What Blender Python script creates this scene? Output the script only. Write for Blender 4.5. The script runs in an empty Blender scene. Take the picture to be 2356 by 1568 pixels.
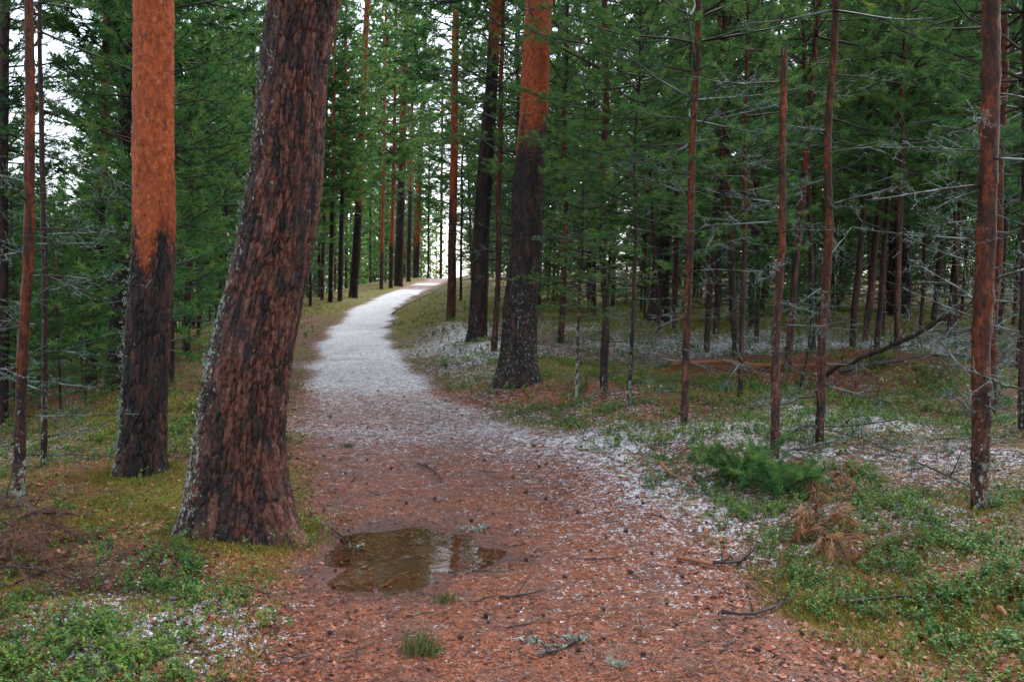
import bpy, math, random
import numpy as np
from mathutils import Vector, Matrix, Euler

rng = np.random.default_rng(7)
random.seed(7)
R = math.radians
SC = bpy.context.scene
COL = SC.collection

# ------------------------------------------------------------------ camera, sky, sun, exposure
CAM_Z = 1.5
PITCH = R(3.5)
FOC = 2120.0            # focal length in the units of a 2356 px wide frame
cam_d = bpy.data.cameras.new('camera')
cam_d.sensor_width = 36.0
cam_d.lens = FOC / 2356 * 36.0
cam_d.clip_start = 0.05
cam_d.clip_end = 3000
cam = bpy.data.objects.new('camera', cam_d)
cam.location = (0, 0, CAM_Z)
cam.rotation_euler = (R(90) - PITCH, 0, 0)
COL.objects.link(cam)
SC.camera = cam

SUN_EL, SUN_AZ = R(50), R(35)
world = bpy.data.worlds.new('World')
SC.world = world
world.use_nodes = True
wn = world.node_tree
for n in list(wn.nodes):
    wn.nodes.remove(n)
w_sky = wn.nodes.new('ShaderNodeTexSky')
w_sky.sky_type = 'NISHITA'
w_sky.sun_disc = False
w_sky.sun_elevation = SUN_EL
w_sky.sun_rotation = SUN_AZ
w_sky.air_density = 1.0
w_sky.dust_density = 1.2
w_sky.ozone_density = 1.0
w_hs = wn.nodes.new('ShaderNodeHueSaturation')
w_hs.inputs['Saturation'].default_value = 0.48
w_bg = wn.nodes.new('ShaderNodeBackground')
w_bg.inputs['Strength'].default_value = 0.15
w_out = wn.nodes.new('ShaderNodeOutputWorld')
wn.links.new(w_sky.outputs[0], w_hs.inputs['Color'])
wn.links.new(w_hs.outputs[0], w_bg.inputs['Color'])
wn.links.new(w_bg.outputs[0], w_out.inputs['Surface'])

sun_d = bpy.data.lights.new('sun', 'SUN')
sun_d.energy = 1.5
sun_d.angle = R(40)
sun_d.color = (1.0, 0.97, 0.93)
sun = bpy.data.objects.new('sun', sun_d)
sun.rotation_euler = (R(90) - SUN_EL, 0, math.pi - SUN_AZ)
COL.objects.link(sun)

SC.view_settings.view_transform = 'Standard'
SC.view_settings.look = 'None'
SC.view_settings.gamma = 1.0
SC.view_settings.exposure = 1.65
SC.render.engine = 'CYCLES'
cy = SC.cycles
cy.use_denoising = True
cy.max_bounces = 5
cy.diffuse_bounces = 2
cy.glossy_bounces = 2
cy.transmission_bounces = 3
cy.transparent_max_bounces = 6
cy.caustics_reflective = False
cy.caustics_refractive = False
cy.sample_clamp_indirect = 4.0

# ------------------------------------------------------------------ noise
def _hash(ix, iy, iz, seed):
    n = (ix.astype(np.int64) * 374761393 + iy.astype(np.int64) * 668265263 + iz.astype(np.int64) * 1274126177 + seed * 974711) & 0xFFFFFFFF
    n = ((n ^ (n >> 13)) * 1103515245) & 0xFFFFFFFF
    n = ((n ^ (n >> 16)) * 2246822519) & 0xFFFFFFFF
    return ((n ^ (n >> 15)) & 0xFFFFFF) / float(0xFFFFFF)

def vn3(x, y, z, seed=0):
    x, y, z = np.broadcast_arrays(np.asarray(x, float), np.asarray(y, float), np.asarray(z, float))
    ix, iy, iz = np.floor(x), np.floor(y), np.floor(z)
    fx, fy, fz = x - ix, y - iy, z - iz
    fx = fx * fx * (3 - 2 * fx); fy = fy * fy * (3 - 2 * fy); fz = fz * fz * (3 - 2 * fz)
    o = 0
    for dx in (0, 1):
        wx = fx if dx else 1 - fx
        for dy in (0, 1):
            wy = fy if dy else 1 - fy
            for dz in (0, 1):
                wz = fz if dz else 1 - fz
                o = o + wx * wy * wz * _hash(ix + dx, iy + dy, iz + dz, seed)
    return o                                    # 0..1

def vn2(x, y, seed=0):
    x, y = np.broadcast_arrays(np.asarray(x, float), np.asarray(y, float))
    ix, iy = np.floor(x), np.floor(y)
    fx, fy = x - ix, y - iy
    fx = fx * fx * (3 - 2 * fx); fy = fy * fy * (3 - 2 * fy)
    z0 = np.zeros_like(ix)
    a = _hash(ix, iy, z0, seed); b = _hash(ix + 1, iy, z0, seed)
    c = _hash(ix, iy + 1, z0, seed); d = _hash(ix + 1, iy + 1, z0, seed)
    return (a * (1 - fx) + b * fx) * (1 - fy) + (c * (1 - fx) + d * fx) * fy

def fbm2(x, y, seed=0, octv=4):
    o, a, t = 0, 1.0, 0
    for k in range(octv):
        o = o + a * vn2(x * 2 ** k + 13.7 * k, y * 2 ** k + 5.1 * k, seed + k)
        t += a; a *= 0.5
    return o / t

def sstep(a, b, x):
    t = np.clip((x - a) / (b - a), 0, 1)
    return t * t * (3 - 2 * t)

def worley(u, v, nu, seed=0):
    """cells periodic in u with period nu; returns F1, F2, random id of nearest cell"""
    iu, iv = np.floor(u), np.floor(v)
    f1 = np.full(u.shape, 9.0); f2 = np.full(u.shape, 9.0); idn = np.zeros(u.shape)
    for du in (-1, 0, 1):
        for dv in (-1, 0, 1):
            cu, cv = iu + du, iv + dv
            cw = np.mod(cu, nu)
            z0 = np.zeros_like(cu)
            px = cu + 0.12 + 0.76 * _hash(cw, cv, z0, seed)
            py = cv + 0.08 + 0.84 * _hash(cw, cv, z0 + 3, seed)
            d = np.hypot(px - u, py - v)
            cid = _hash(cw, cv, z0 + 7, seed)
            closer = d < f1
            f2 = np.where(closer, f1, np.minimum(f2, d))
            idn = np.where(closer, cid, idn)
            f1 = np.where(closer, d, f1)
    return f1, f2, idn

# ------------------------------------------------------------------ photograph-independent terrain
CY, SY = math.cos(PITCH), math.sin(PITCH)

def ray_dir(xd, yd):
    fx = (xd - 1178.0) / FOC; fy = (784.0 - yd) / FOC
    return np.array([fx, CY + fy * SY, -SY + fy * CY])

PY = np.array([-20, 3.5, 4.45, 5.8, 7.1, 9.2, 12.9, 16.0, 22.0, 33.0, 42.0, 52.0, 66.0, 78.0, 120.0])
PX = np.array([0.5, 0.18, 0.08, -0.12, -0.38, -0.95, -2.05, -2.65, -3.75, -4.95, -5.35, -5.6, -5.7, -6.0, -8.0])
PW = np.array([1.0, 1.05, 1.05, 1.1, 1.1, 1.0, 0.80, 0.78, 0.78, 0.80, 0.82, 0.85, 0.85, 0.85, 0.85])
_yy = np.linspace(-20, 120, 1401)
_k = np.hanning(31); _k /= _k.sum()
def _sm(a):
    p = np.interp(_yy, PY, a)
    return np.convolve(np.pad(p, 15, mode='edge'), _k, mode='valid')
PXS, PWS = _sm(PX), _sm(PW)
def path_x(y): return np.interp(y, _yy, PXS)
def path_w(y): return np.interp(y, _yy, PWS)

_sl = np.linspace(0, 120, 2401)
_slope = np.interp(_sl, [0, 3.5, 5.5, 8, 13, 18, 26, 120], [0, 0.20, 0.27, 0.42, 0.42, 0.15, 0.0, 0.0])
_drop = np.concatenate([[0], np.cumsum((_slope[1:] + _slope[:-1]) / 2 * (_sl[1] - _sl[0]))])

PUDDLE = [(-0.66, 5.35, 0.46, 0.36), (-0.36, 5.08, 0.34, 0.26), (-0.70, 4.70, 0.30, 0.30), (-0.92, 5.15, 0.18, 0.30)]
WATER_Z = -0.026

def terrain(x, y):
    x = np.asarray(x, float); y = np.asarray(y, float)
    s = x - path_x(y)
    t = np.clip(y - 10, 0, None)
    ramp = 0.0325 * (t * t / (t + 4.0))
    past = np.clip(y - 74, 0, None)
    z = ramp - np.clip(0.0035 * past * past, 0, 0.075 * past)
    z = np.maximum(z, -4.0 + 0 * z)
    sl = np.clip(-s - 1.7, 0, 119)
    z = z - np.interp(sl, _sl, _drop)
    far = sstep(13, 20, y)
    z = z + far * 0.28 * sstep(0.9, 2.4, s) * (1 - sstep(75, 95, y))
    near_bank = 0.10 * sstep(1.0, 2.6, s) * (1 - far)
    z = z + near_bank
    off = sstep(0.7, 1.9, np.abs(s))
    n1 = fbm2(x * 0.45, y * 0.45, 3, 3) - 0.5
    n2 = fbm2(x * 1.6, y * 1.6, 11, 3) - 0.5
    n3 = vn2(x * 7, y * 7, 17) - 0.5
    z = z + off * (0.34 * n1 + 0.14 * n2 + 0.03 * n3) + (1 - off) * (0.035 * n2 + 0.010 * n3)
    # hummock on the right with the dug-out behind it
    z = z + 0.38 * np.exp(-(((x - 5.2) / 1.5) ** 2 + ((y - 14.2) / 1.3) ** 2)) - 0.28 * np.exp(-(((x - 4.6) / 1.4) ** 2 + ((y - 12.6) / 0.6) ** 2))
    # puddle hollow: flattened ground with a basin
    near = np.exp(-(((x + 0.55) / 1.0) ** 2 + ((y - 5.1) / 0.9) ** 2) ** 2)
    d = 0
    for (cx, cy_, rx, ry) in PUDDLE:
        d = np.maximum(d, np.exp(-(((x - cx) / rx) ** 2 + ((y - cy_) / ry) ** 2)))
    d = d * (0.55 + 0.9 * fbm2(x * 5, y * 5, 23, 4))
    z = z * (1 - 0.75 * near) - 0.050 * d - 0.005 * near
    return z

def hit(xd, yd, ymax=140.0):
    d = ray_dir(xd, yd)
    t = np.concatenate([np.arange(2, 20, 0.01), np.arange(20, ymax, 0.05)])
    px, py, pz = d[0] * t, d[1] * t, CAM_Z + d[2] * t
    below = np.nonzero(pz < terrain(px, py))[0]
    i = below[0] if len(below) and py[below[0]] < 82 else int(np.argmin(np.abs(py - 76.0)))
    return np.array([px[i], py[i], float(terrain(px[i], py[i]))])

# ------------------------------------------------------------------ mesh helpers
def build_mesh(name, v, tris, attrs=None, smooth=True):
    v = np.asarray(v, np.float32); tris = np.asarray(tris, np.int32)
    me = bpy.data.meshes.new(name)
    me.vertices.add(len(v)); me.vertices.foreach_set('co', v.ravel())
    me.loops.add(tris.size); me.loops.foreach_set('vertex_index', tris.ravel())
    me.polygons.add(len(tris))
    me.polygons.foreach_set('loop_start', np.arange(0, tris.size, 3, dtype=np.int32))
    if smooth:
        me.polygons.foreach_set('use_smooth', np.ones(len(tris), bool))
    for k, a in (attrs or {}).items():
        a = np.asarray(a, np.float32)
        if a.ndim == 1:
            at = me.attributes.new(k, 'FLOAT', 'POINT'); at.data.foreach_set('value', a)
        else:
            at = me.attributes.new(k, 'FLOAT_COLOR', 'POINT')
            if a.shape[1] == 3: a = np.concatenate([a, np.ones((len(a), 1), np.float32)], 1)
            at.data.foreach_set('color', a.ravel())
    me.update()
    return me

class Acc:
    """collects geometry for ONE mesh"""
    def __init__(s): s.v, s.t, s.n, s.a = [], [], 0, {}
    def add(s, v, t, **attrs):
        v = np.asarray(v, float).reshape(-1, 3)
        s.v.append(v); s.t.append(np.asarray(t, int).reshape(-1, 3) + s.n)
        for k in set(s.a) | set(attrs):
            val = attrs.get(k, 0.0)
            arr = np.broadcast_to(np.asarray(val, float), (len(v),)).copy()
            if k not in s.a: s.a[k] = [np.zeros(s.n)] if s.n else []
            s.a[k].append(arr)
        s.n += len(v)
    def tube(s, pts, rad, sides=4, cap=True, **attrs):
        pts = np.asarray(pts, float); n = len(pts)
        rad = np.broadcast_to(np.asarray(rad, float), (n,))
        tg = np.gradient(pts, axis=0); tg /= np.linalg.norm(tg, axis=1)[:, None] + 1e-9
        ref = np.array([0.0, 0, 1]) if abs(tg[0, 2]) < 0.8 else np.array([1.0, 0, 0])
        u = np.cross(tg, ref); u /= np.linalg.norm(u, axis=1)[:, None] + 1e-9
        w = np.cross(tg, u)
        a = np.arange(sides) * 2 * np.pi / sides
        ring = pts[:, None, :] + rad[:, None, None] * (np.cos(a)[None, :, None] * u[:, None, :] + np.sin(a)[None, :, None] * w[:, None, :])
        i = np.arange(n - 1)[:, None] * sides; j = np.arange(sides)[None, :]; k = (j + 1) % sides
        A, B, C_, D = (i + j), (i + k), (i + sides + k), (i + sides + j)
        t = np.concatenate([np.stack([A, B, C_], -1).reshape(-1, 3), np.stack([A, C_, D], -1).reshape(-1, 3)])
        v = ring.reshape(-1, 3)
        if cap:
            e = len(v); v = np.concatenate([v, pts[:1], pts[-1:]])
            jj = np.arange(sides); kk = (jj + 1) % sides; l = (n - 1) * sides
            t = np.concatenate([t, np.stack([kk, jj, np.full(sides, e)], -1), np.stack([l + jj, l + kk, np.full(sides, e + 1)], -1)])
        at = {}
        for kx, val in attrs.items():
            val = np.asarray(val, float)
            if val.ndim == 1 and len(val) == n:
                val = np.repeat(val, sides)
                if cap: val = np.concatenate([val, val[:1], val[-1:]])
            at[kx] = val
        s.add(v, t, **at)
    def mesh(s, name, smooth=True):
        return build_mesh(name, np.concatenate(s.v), np.concatenate(s.t), {k: np.concatenate(a) for k, a in s.a.items()}, smooth)

def obj(name, me, mat=None, parent=None, loc=None):
    if mat is not None and not me.materials:
        me.materials.append(mat)
    o = bpy.data.objects.new(name, me)
    COL.objects.link(o)
    if parent is not None: o.parent = parent
    if loc is not None: o.location = tuple(float(c) for c in loc)
    return o

def tag(o, label=None, cat=None, group=None, kind=None):
    if label: o['label'] = label
    if cat: o['category'] = cat
    if group: o['group'] = group
    if kind: o['kind'] = kind
    return o

def empty(name, loc):
    o = bpy.data.objects.new(name, None); COL.objects.link(o)
    o.empty_display_size = 0.1
    o.location = tuple(float(c) for c in loc)
    return o

def unit(v):
    v = np.asarray(v, float)
    return v / (np.linalg.norm(v, axis=-1, keepdims=True) + 1e-12)

# ------------------------------------------------------------------ materials
class NT:
    def __init__(s, name):
        s.m = bpy.data.materials.new(name); s.m.use_nodes = True
        s.t = s.m.node_tree
        for n in list(s.t.nodes): s.t.nodes.remove(n)
        s.out = s.t.nodes.new('ShaderNodeOutputMaterial')
    def n(s, typ, **kw):
        nd = s.t.nodes.new(typ)
        for k, v in kw.items(): setattr(nd, k, v)
        return nd
    def l(s, a, b): s.t.links.new(a, b)
    def val(s, sock, v):
        if isinstance(v, bpy.types.NodeSocket): s.l(v, sock)
        else: sock.default_value = v
    def attr(s, name): return s.n('ShaderNodeAttribute', attribute_name=name)
    def pos(s): return s.n('ShaderNodeNewGeometry').outputs['Position']
    def objc(s): return s.n('ShaderNodeTexCoord').outputs['Object']
    def mapping(s, vec, scale=(1, 1, 1), loc=(0, 0, 0)):
        m = s.n('ShaderNodeMapping'); s.l(vec, m.inputs['Vector'])
        m.inputs['Scale'].default_value = scale; s.val(m.inputs['Location'], loc)
        return m.outputs[0]
    def noise(s, vec, scale, detail=3.0, rough=0.55, out='Fac', dist=0.0):
        n = s.n('ShaderNodeTexNoise'); s.l(vec, n.inputs['Vector'])
        n.inputs['Scale'].default_value = scale; n.inputs['Detail'].default_value = detail
        n.inputs['Roughness'].default_value = rough; n.inputs['Distortion'].default_value = dist
        return n.outputs[out]
    def voro(s, vec, scale, out='Color', feature='F1'):
        n = s.n('ShaderNodeTexVoronoi', feature=feature); s.l(vec, n.inputs['Vector'])
        n.inputs['Scale'].default_value = scale
        return n.outputs[out]
    def math(s, op, a, b=0.0, c=0.0, clamp=False):
        n = s.n('ShaderNodeMath', operation=op, use_clamp=clamp)
        s.val(n.inputs[0], a); s.val(n.inputs[1], b)
        s.val(n.inputs[2], c)
        return n.outputs[0]
    def step(s, x, a, b):
        n = s.n('ShaderNodeMapRange', interpolation_type='SMOOTHSTEP')
        s.val(n.inputs['Value'], x); s.val(n.inputs['From Min'], a); s.val(n.inputs['From Max'], b)
        return n.outputs['Result']
    def mix(s, f, a, b, mode='MIX'):
        n = s.n('ShaderNodeMix', data_type='RGBA', blend_type=mode)
        s.val(n.inputs[0], f)
        for sock, v in ((n.inputs[6], a), (n.inputs[7], b)):
            if isinstance(v, tuple) and len(v) == 3: v = (*v, 1)
            s.val(sock, v)
        return n.outputs[2]
    def ramp(s, f, stops):
        n = s.n('ShaderNodeValToRGB'); s.l(f, n.inputs[0])
        e = n.color_ramp.elements
        while len(e) < len(stops): e.new(0.5)
        for el, (p, c) in zip(e, stops):
            el.position = p; el.color = (*c, 1)
        return n.outputs[0]
    def bump(s, h, strength=0.5, dist=0.01):
        n = s.n('ShaderNodeBump'); s.l(h, n.inputs['Height'])
        n.inputs['Strength'].default_value = strength; n.inputs['Distance'].default_value = dist
        return n.outputs[0]
    def principled(s, col, rough=0.6, spec=0.5, normal=None):
        b = s.n('ShaderNodeBsdfPrincipled')
        if isinstance(col, tuple): col = (*col, 1)
        s.val(b.inputs['Base Color'], col); s.val(b.inputs['Roughness'], rough)
        s.val(b.inputs['Specular IOR Level'], spec)
        if normal is not None: s.l(normal, b.inputs['Normal'])
        return b
    def done(s, shader):
        s.l(shader.outputs[0] if hasattr(shader, 'outputs') else shader, s.out.inputs['Surface'])
        return s.m

def mat_ground():
    N = NT('forest_floor')
    p = N.pos()
    cov = N.n('ShaderNodeSeparateColor'); N.l(N.attr('cov').outputs['Color'], cov.inputs[0])
    snow, moss, orange = cov.outputs
    wet = N.attr('wet').outputs['Fac']
    n_big = N.noise(p, 2.2, 4)
    n_mid = N.noise(p, 11, 4)
    n_fine = N.noise(N.mapping(p, (1, 1, 0.3)), 60, 3, 0.7)
    wv = N.n('ShaderNodeVectorMath', operation='MULTIPLY_ADD'); N.l(N.noise(p, 24, 3, 0.6, 'Color'), wv.inputs[0]); wv.inputs[1].default_value = (0.05, 0.05, 0.0); N.l(p, wv.inputs[2])
    pw = wv.outputs[0]
    chips = N.n('ShaderNodeSeparateColor'); N.l(N.voro(N.mapping(pw, (1, 0.8, 0.2)), 78), chips.inputs[0])
    chip2 = N.n('ShaderNodeSeparateColor'); N.l(N.voro(N.mapping(pw, (0.9, 1, 0.2), (3, 1, 0)), 190), chip2.inputs[0])
    chip3 = N.n('ShaderNodeSeparateColor'); N.l(N.voro(N.mapping(pw, (1, 0.9, 0.2), (7, 2, 0)), 34), chip3.inputs[0])
    needle = N.ramp(chips.outputs[0], [(0.0, (0.022, 0.012, 0.011)), (0.18, (0.070, 0.024, 0.016)), (0.5, (0.20, 0.044, 0.012)), (0.8, (0.32, 0.075, 0.018)), (0.96, (0.36, 0.13, 0.055)), (1.0, (0.42, 0.30, 0.27))])
    needle = N.mix(N.math('MULTIPLY', chip2.outputs[1], 0.75), needle, N.ramp(chip2.outputs[0], [(0.0, (0.028, 0.016, 0.016)), (0.3, (0.12, 0.028, 0.009)), (0.78, (0.30, 0.068, 0.017)), (1.0, (0.36, 0.20, 0.14))]))
    needle = N.mix(N.math('MULTIPLY', N.step(N.noise(p, 3.1, 3, 0.6), 0.46, 0.62), 0.60), needle, N.mix(chip2.outputs[2], (0.035, 0.022, 0.022), (0.19, 0.10, 0.085)))
    duff = N.ramp(chips.outputs[0], [(0.0, (0.010, 0.008, 0.006)), (0.35, (0.040, 0.026, 0.014)), (0.6, (0.10, 0.055, 0.024)), (0.8, (0.19, 0.075, 0.030)), (1.0, (0.30, 0.20, 0.12))])
    duff = N.mix(N.math('MULTIPLY', chip2.outputs[1], 0.6), duff, N.ramp(chip2.outputs[0], [(0.0, (0.012, 0.010, 0.008)), (0.5, (0.07, 0.05, 0.022)), (1.0, (0.24, 0.13, 0.07))]))
    g1 = N.math('SUBTRACT', N.math('ADD', N.math('MULTIPLY', chips.outputs[1], 0.5), N.math('MULTIPLY', chip3.outputs[1], 0.5)), 0.5)
    col = N.mix(N.step(N.math('ADD', orange, N.math('ADD', N.math('MULTIPLY', g1, 0.6), N.math('MULTIPLY', N.math('SUBTRACT', n_mid, 0.5), 0.9))), 0.38, 0.52), duff, needle)
    mosscol = N.ramp(N.noise(p, 75, 3, 0.7), [(0.3, (0.026, 0.034, 0.006)), (0.48, (0.12, 0.115, 0.012)), (0.68, (0.31, 0.23, 0.026))])
    g2 = N.math('SUBTRACT', N.math('ADD', N.math('MULTIPLY', chip2.outputs[0], 0.45), N.math('MULTIPLY', chip3.outputs[0], 0.55)), 0.5)
    mossm = N.step(N.math('ADD', moss, N.math('ADD', N.math('MULTIPLY', g2, 0.8), N.math('MULTIPLY', N.math('SUBTRACT', n_mid, 0.5), 1.3))), 0.48, 0.62)
    col = N.mix(mossm, col, mosscol)
    # thin snow and hail lying in grains between the litter
    g3 = N.math('SUBTRACT', N.math('ADD', N.math('MULTIPLY', chips.outputs[2], 0.35), N.math('ADD', N.math('MULTIPLY', chip2.outputs[2], 0.40), N.math('MULTIPLY', chip3.outputs[2], 0.25))), 0.5)
    n_s = N.math('SUBTRACT', N.math('ADD', N.math('MULTIPLY', n_mid, 0.55), N.math('MULTIPLY', N.noise(p, 34, 3, 0.6), 0.45)), 0.5)
    sm = N.step(N.math('ADD', snow, N.math('ADD', N.math('MULTIPLY', n_s, 1.8), N.math('MULTIPLY', g3, 1.25))), 0.50, 0.66)
    col = N.mix(sm, col, N.mix(n_fine, (0.70, 0.70, 0.74), (0.90, 0.90, 0.93)))
    soak = N.math('SUBTRACT', wet, 1.0, clamp=True)
    col = N.mix(N.math('MULTIPLY', soak, 0.85), col, N.mix(1.0, col, (0.35, 0.30, 0.28), 'MULTIPLY'))
    h = N.math('ADD', N.math('MULTIPLY', n_fine, 0.6), N.math('ADD', N.math('MULTIPLY', chips.outputs[0], 0.7), N.math('MULTIPLY', sm, 0.5)))
    rough = N.math('SUBTRACT', N.math('SUBTRACT', 0.72, N.math('MULTIPLY', N.math('MINIMUM', wet, 1.0), N.math('MULTIPLY', N.step(n_big, 0.35, 0.65), 0.42))), N.math('MULTIPLY', soak, 0.2), clamp=True)
    b = N.principled(col, rough, N.math('ADD', 0.18, N.math('MULTIPLY', wet, 0.22)), N.bump(h, 1.0, 0.016))
    return N.done(b)

def mat_bark():
    N = NT('pine_bark')
    oc = N.objc()
    rnd = N.n('ShaderNodeObjectInfo').outputs['Random']
    off = N.n('ShaderNodeCombineXYZ'); N.l(N.math('MULTIPLY', rnd, 37.0), off.inputs[0]); N.l(N.math('MULTIPLY', rnd, 91.0), off.inputs[2])
    st = N.mapping(oc, (1, 1, 0.22), off.outputs[0])
    iso = N.mapping(oc, (1, 1, 0.7), off.outputs[0])
    zone = N.attr('zone').outputs['Fac']; lich = N.attr('lich').outputs['Fac']; plate = N.attr('plate').outputs['Fac']
    red = N.attr('red').outputs['Fac']
    n1 = N.noise(st, 16, 4, 0.65); n2 = N.noise(st, 55, 3, 0.6); n3 = N.noise(iso, 5, 3)
    streak = N.noise(N.mapping(oc, (1, 1, 0.10), off.outputs[0]), 34, 4, 0.7)
    dark = N.ramp(N.math('ADD', N.math('MULTIPLY', n1, 0.75), N.math('MULTIPLY', plate, 0.3)),
                  [(0.30, (0.005, 0.004, 0.005)), (0.48, (0.011, 0.008, 0.008)), (0.62, (0.040, 0.016, 0.011)), (0.80, (0.10, 0.045, 0.034))])
    redc = N.ramp(N.math('ADD', N.math('MULTIPLY', streak, 0.62), N.math('ADD', N.math('MULTIPLY', plate, 0.36), N.math('ADD', -0.02, N.math('MULTIPLY', N.math('SUBTRACT', N.noise(iso, 48, 4, 0.75), 0.5), 0.9)))),
                  [(0.30, (0.007, 0.006, 0.006)), (0.42, (0.026, 0.013, 0.011)), (0.52, (0.085, 0.027, 0.016)), (0.62, (0.15, 0.048, 0.026)), (0.74, (0.14, 0.090, 0.080))])
    col = N.mix(N.step(N.math('ADD', red, N.math('MULTIPLY', N.math('SUBTRACT', n3, 0.5), 1.0)), 0.25, 0.75), dark, redc)
    fln = N.noise(N.mapping(oc, (1, 1, 0.6), off.outputs[0]), 48, 2, 0.5)
    fld = N.noise(N.mapping(oc, (1, 1, 0.45), off.outputs[0]), 19, 3, 0.6)
    oran = N.ramp(N.noise(iso, 26, 4, 0.75), [(0.28, (0.10, 0.020, 0.008)), (0.42, (0.26, 0.052, 0.012)), (0.58, (0.40, 0.080, 0.016)), (0.78, (0.50, 0.14, 0.036))])
    oran = N.mix(N.math('MULTIPLY', N.step(fln, 0.60, 0.72), 0.7), oran, (0.52, 0.22, 0.09))
    oran = N.mix(N.math('MULTIPLY', N.step(fld, 0.58, 0.68), 0.75), oran, (0.07, 0.018, 0.010))
    oran = N.mix(N.math('MULTIPLY', N.step(N.noise(N.mapping(oc, (1, 1, 0.35), off.outputs[0]), 7, 3, 0.6), 0.45, 0.68), 0.55), oran, (0.17, 0.030, 0.010))
    thin = N.attr('thin').outputs['Fac']
    oran = N.mix(thin, oran, N.ramp(N.math('ADD', N.math('MULTIPLY', N.noise(st, 14, 4, 0.7), 0.6), N.math('MULTIPLY', N.noise(iso, 34, 3, 0.7), 0.4)), [(0.38, (0.009, 0.005, 0.004)), (0.49, (0.050, 0.013, 0.004)), (0.59, (0.17, 0.034, 0.007)), (0.72, (0.30, 0.075, 0.018))]))
    fls = N.n('ShaderNodeSeparateColor'); N.l(N.noise(iso, 60, 2, 0.5, 'Color'), fls.inputs[0])
    zz = N.step(N.math('ADD', zone, N.math('MULTIPLY', N.math('SUBTRACT', N.math('ADD', N.math('MULTIPLY', fln, 0.35), N.math('ADD', N.math('MULTIPLY', fld, 0.35), N.math('MULTIPLY', n3, 0.3))), 0.5), 2.2)), 0.22, 0.78)
    col = N.mix(zz, col, oran)
    ln = N.noise(iso, 26, 4, 0.7)
    lm = N.step(N.math('ADD', lich, N.math('MULTIPLY', N.math('SUBTRACT', N.math('ADD', N.math('MULTIPLY', ln, 0.5), N.math('MULTIPLY', N.noise(iso, 70, 3, 0.7), 0.5)), 0.5), 2.6)), 0.46, 0.58)
    col = N.mix(lm, col, N.mix(n2, (0.16, 0.20, 0.16), (0.36, 0.40, 0.32)))
    h = N.math('ADD', N.math('MULTIPLY', n1, 1.0), N.math('ADD', N.math('MULTIPLY', n2, 0.5), N.math('MULTIPLY', fls.outputs[2], 0.35)))
    b = N.principled(col, N.math('ADD', 0.48, N.math('MULTIPLY', n2, 0.3)), 0.28, N.bump(h, 1.0, 0.014))
    return N.done(b)

def mat_leafy(name, lo, mid, hi, trans=0.25, rough=0.45, objvar=0.25, spec=0.4, rust=False):
    N = NT(name)
    r = N.attr('rnd').outputs['Fac']
    orn = N.n('ShaderNodeObjectInfo').outputs['Random']
    f = N.math('ADD', r, N.math('MULTIPLY', N.math('SUBTRACT', orn, 0.5), objvar), clamp=True)
    col = N.ramp(f, [(0.0, lo), (0.5, mid), (1.0, hi)] if not rust else [(0.0, lo), (0.45, mid), (0.88, hi), (0.93, (0.26, 0.16, 0.05)), (1.0, (0.24, 0.07, 0.03))])
    b = N.principled(col, rough, spec)
    if trans > 0:
        t = N.n('ShaderNodeBsdfTranslucent'); N.l(col, t.inputs['Color'])
        mx = N.n('ShaderNodeMixShader'); mx.inputs[0].default_value = trans
        N.l(b.outputs[0], mx.inputs[1]); N.l(t.outputs[0], mx.inputs[2])
        return N.done(mx)
    return N.done(b)

def mat_crown():
    """needles and the twigs that carry them (attribute wood, lich)"""
    N = NT('pine_crown')
    r = N.attr('rnd').outputs['Fac']; wood = N.attr('wood').outputs['Fac']; lich = N.attr('lich').outputs['Fac']
    orn = N.n('ShaderNodeObjectInfo').outputs['Random']
    f = N.math('ADD', r, N.math('MULTIPLY', N.math('SUBTRACT', orn, 0.5), 0.35), clamp=True)
    col = N.ramp(f, [(0.0, (0.034, 0.105, 0.034)), (0.45, (0.075, 0.195, 0.055)), (0.8, (0.14, 0.275, 0.068)), (1.0, (0.20, 0.30, 0.055))])
    wcol = N.mix(lich, (0.030, 0.018, 0.015), (0.13, 0.18, 0.155))
    col = N.mix(wood, col, wcol)
    b = N.principled(col, 0.55, 0.25)
    t = N.n('ShaderNodeBsdfTranslucent'); N.l(col, t.inputs['Color'])
    mx = N.n('ShaderNodeMixShader')
    N.l(N.math('MULTIPLY', N.math('SUBTRACT', 1.0, wood), 0.45), mx.inputs[0])
    N.l(b.outputs[0], mx.inputs[1]); N.l(t.outputs[0], mx.inputs[2])
    return N.done(mx)

def mat_stick(name, lo, hi, lichc=(0.15, 0.205, 0.18)):
    N = NT(name)
    oc = N.objc()
    n = N.noise(oc, 60, 3, 0.6)
    col = N.mix(n, lo, hi)
    lich = N.attr('lich').outputs['Fac']
    ln = N.noise(oc, 45, 3, 0.7)
    col = N.mix(N.step(N.math('ADD', lich, N.math('MULTIPLY', N.math('SUBTRACT', ln, 0.5), 0.8)), 0.4, 0.6), col, lichc)
    return N.done(N.principled(col, 0.6, 0.4, N.bump(n, 0.5, 0.004)))

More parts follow.
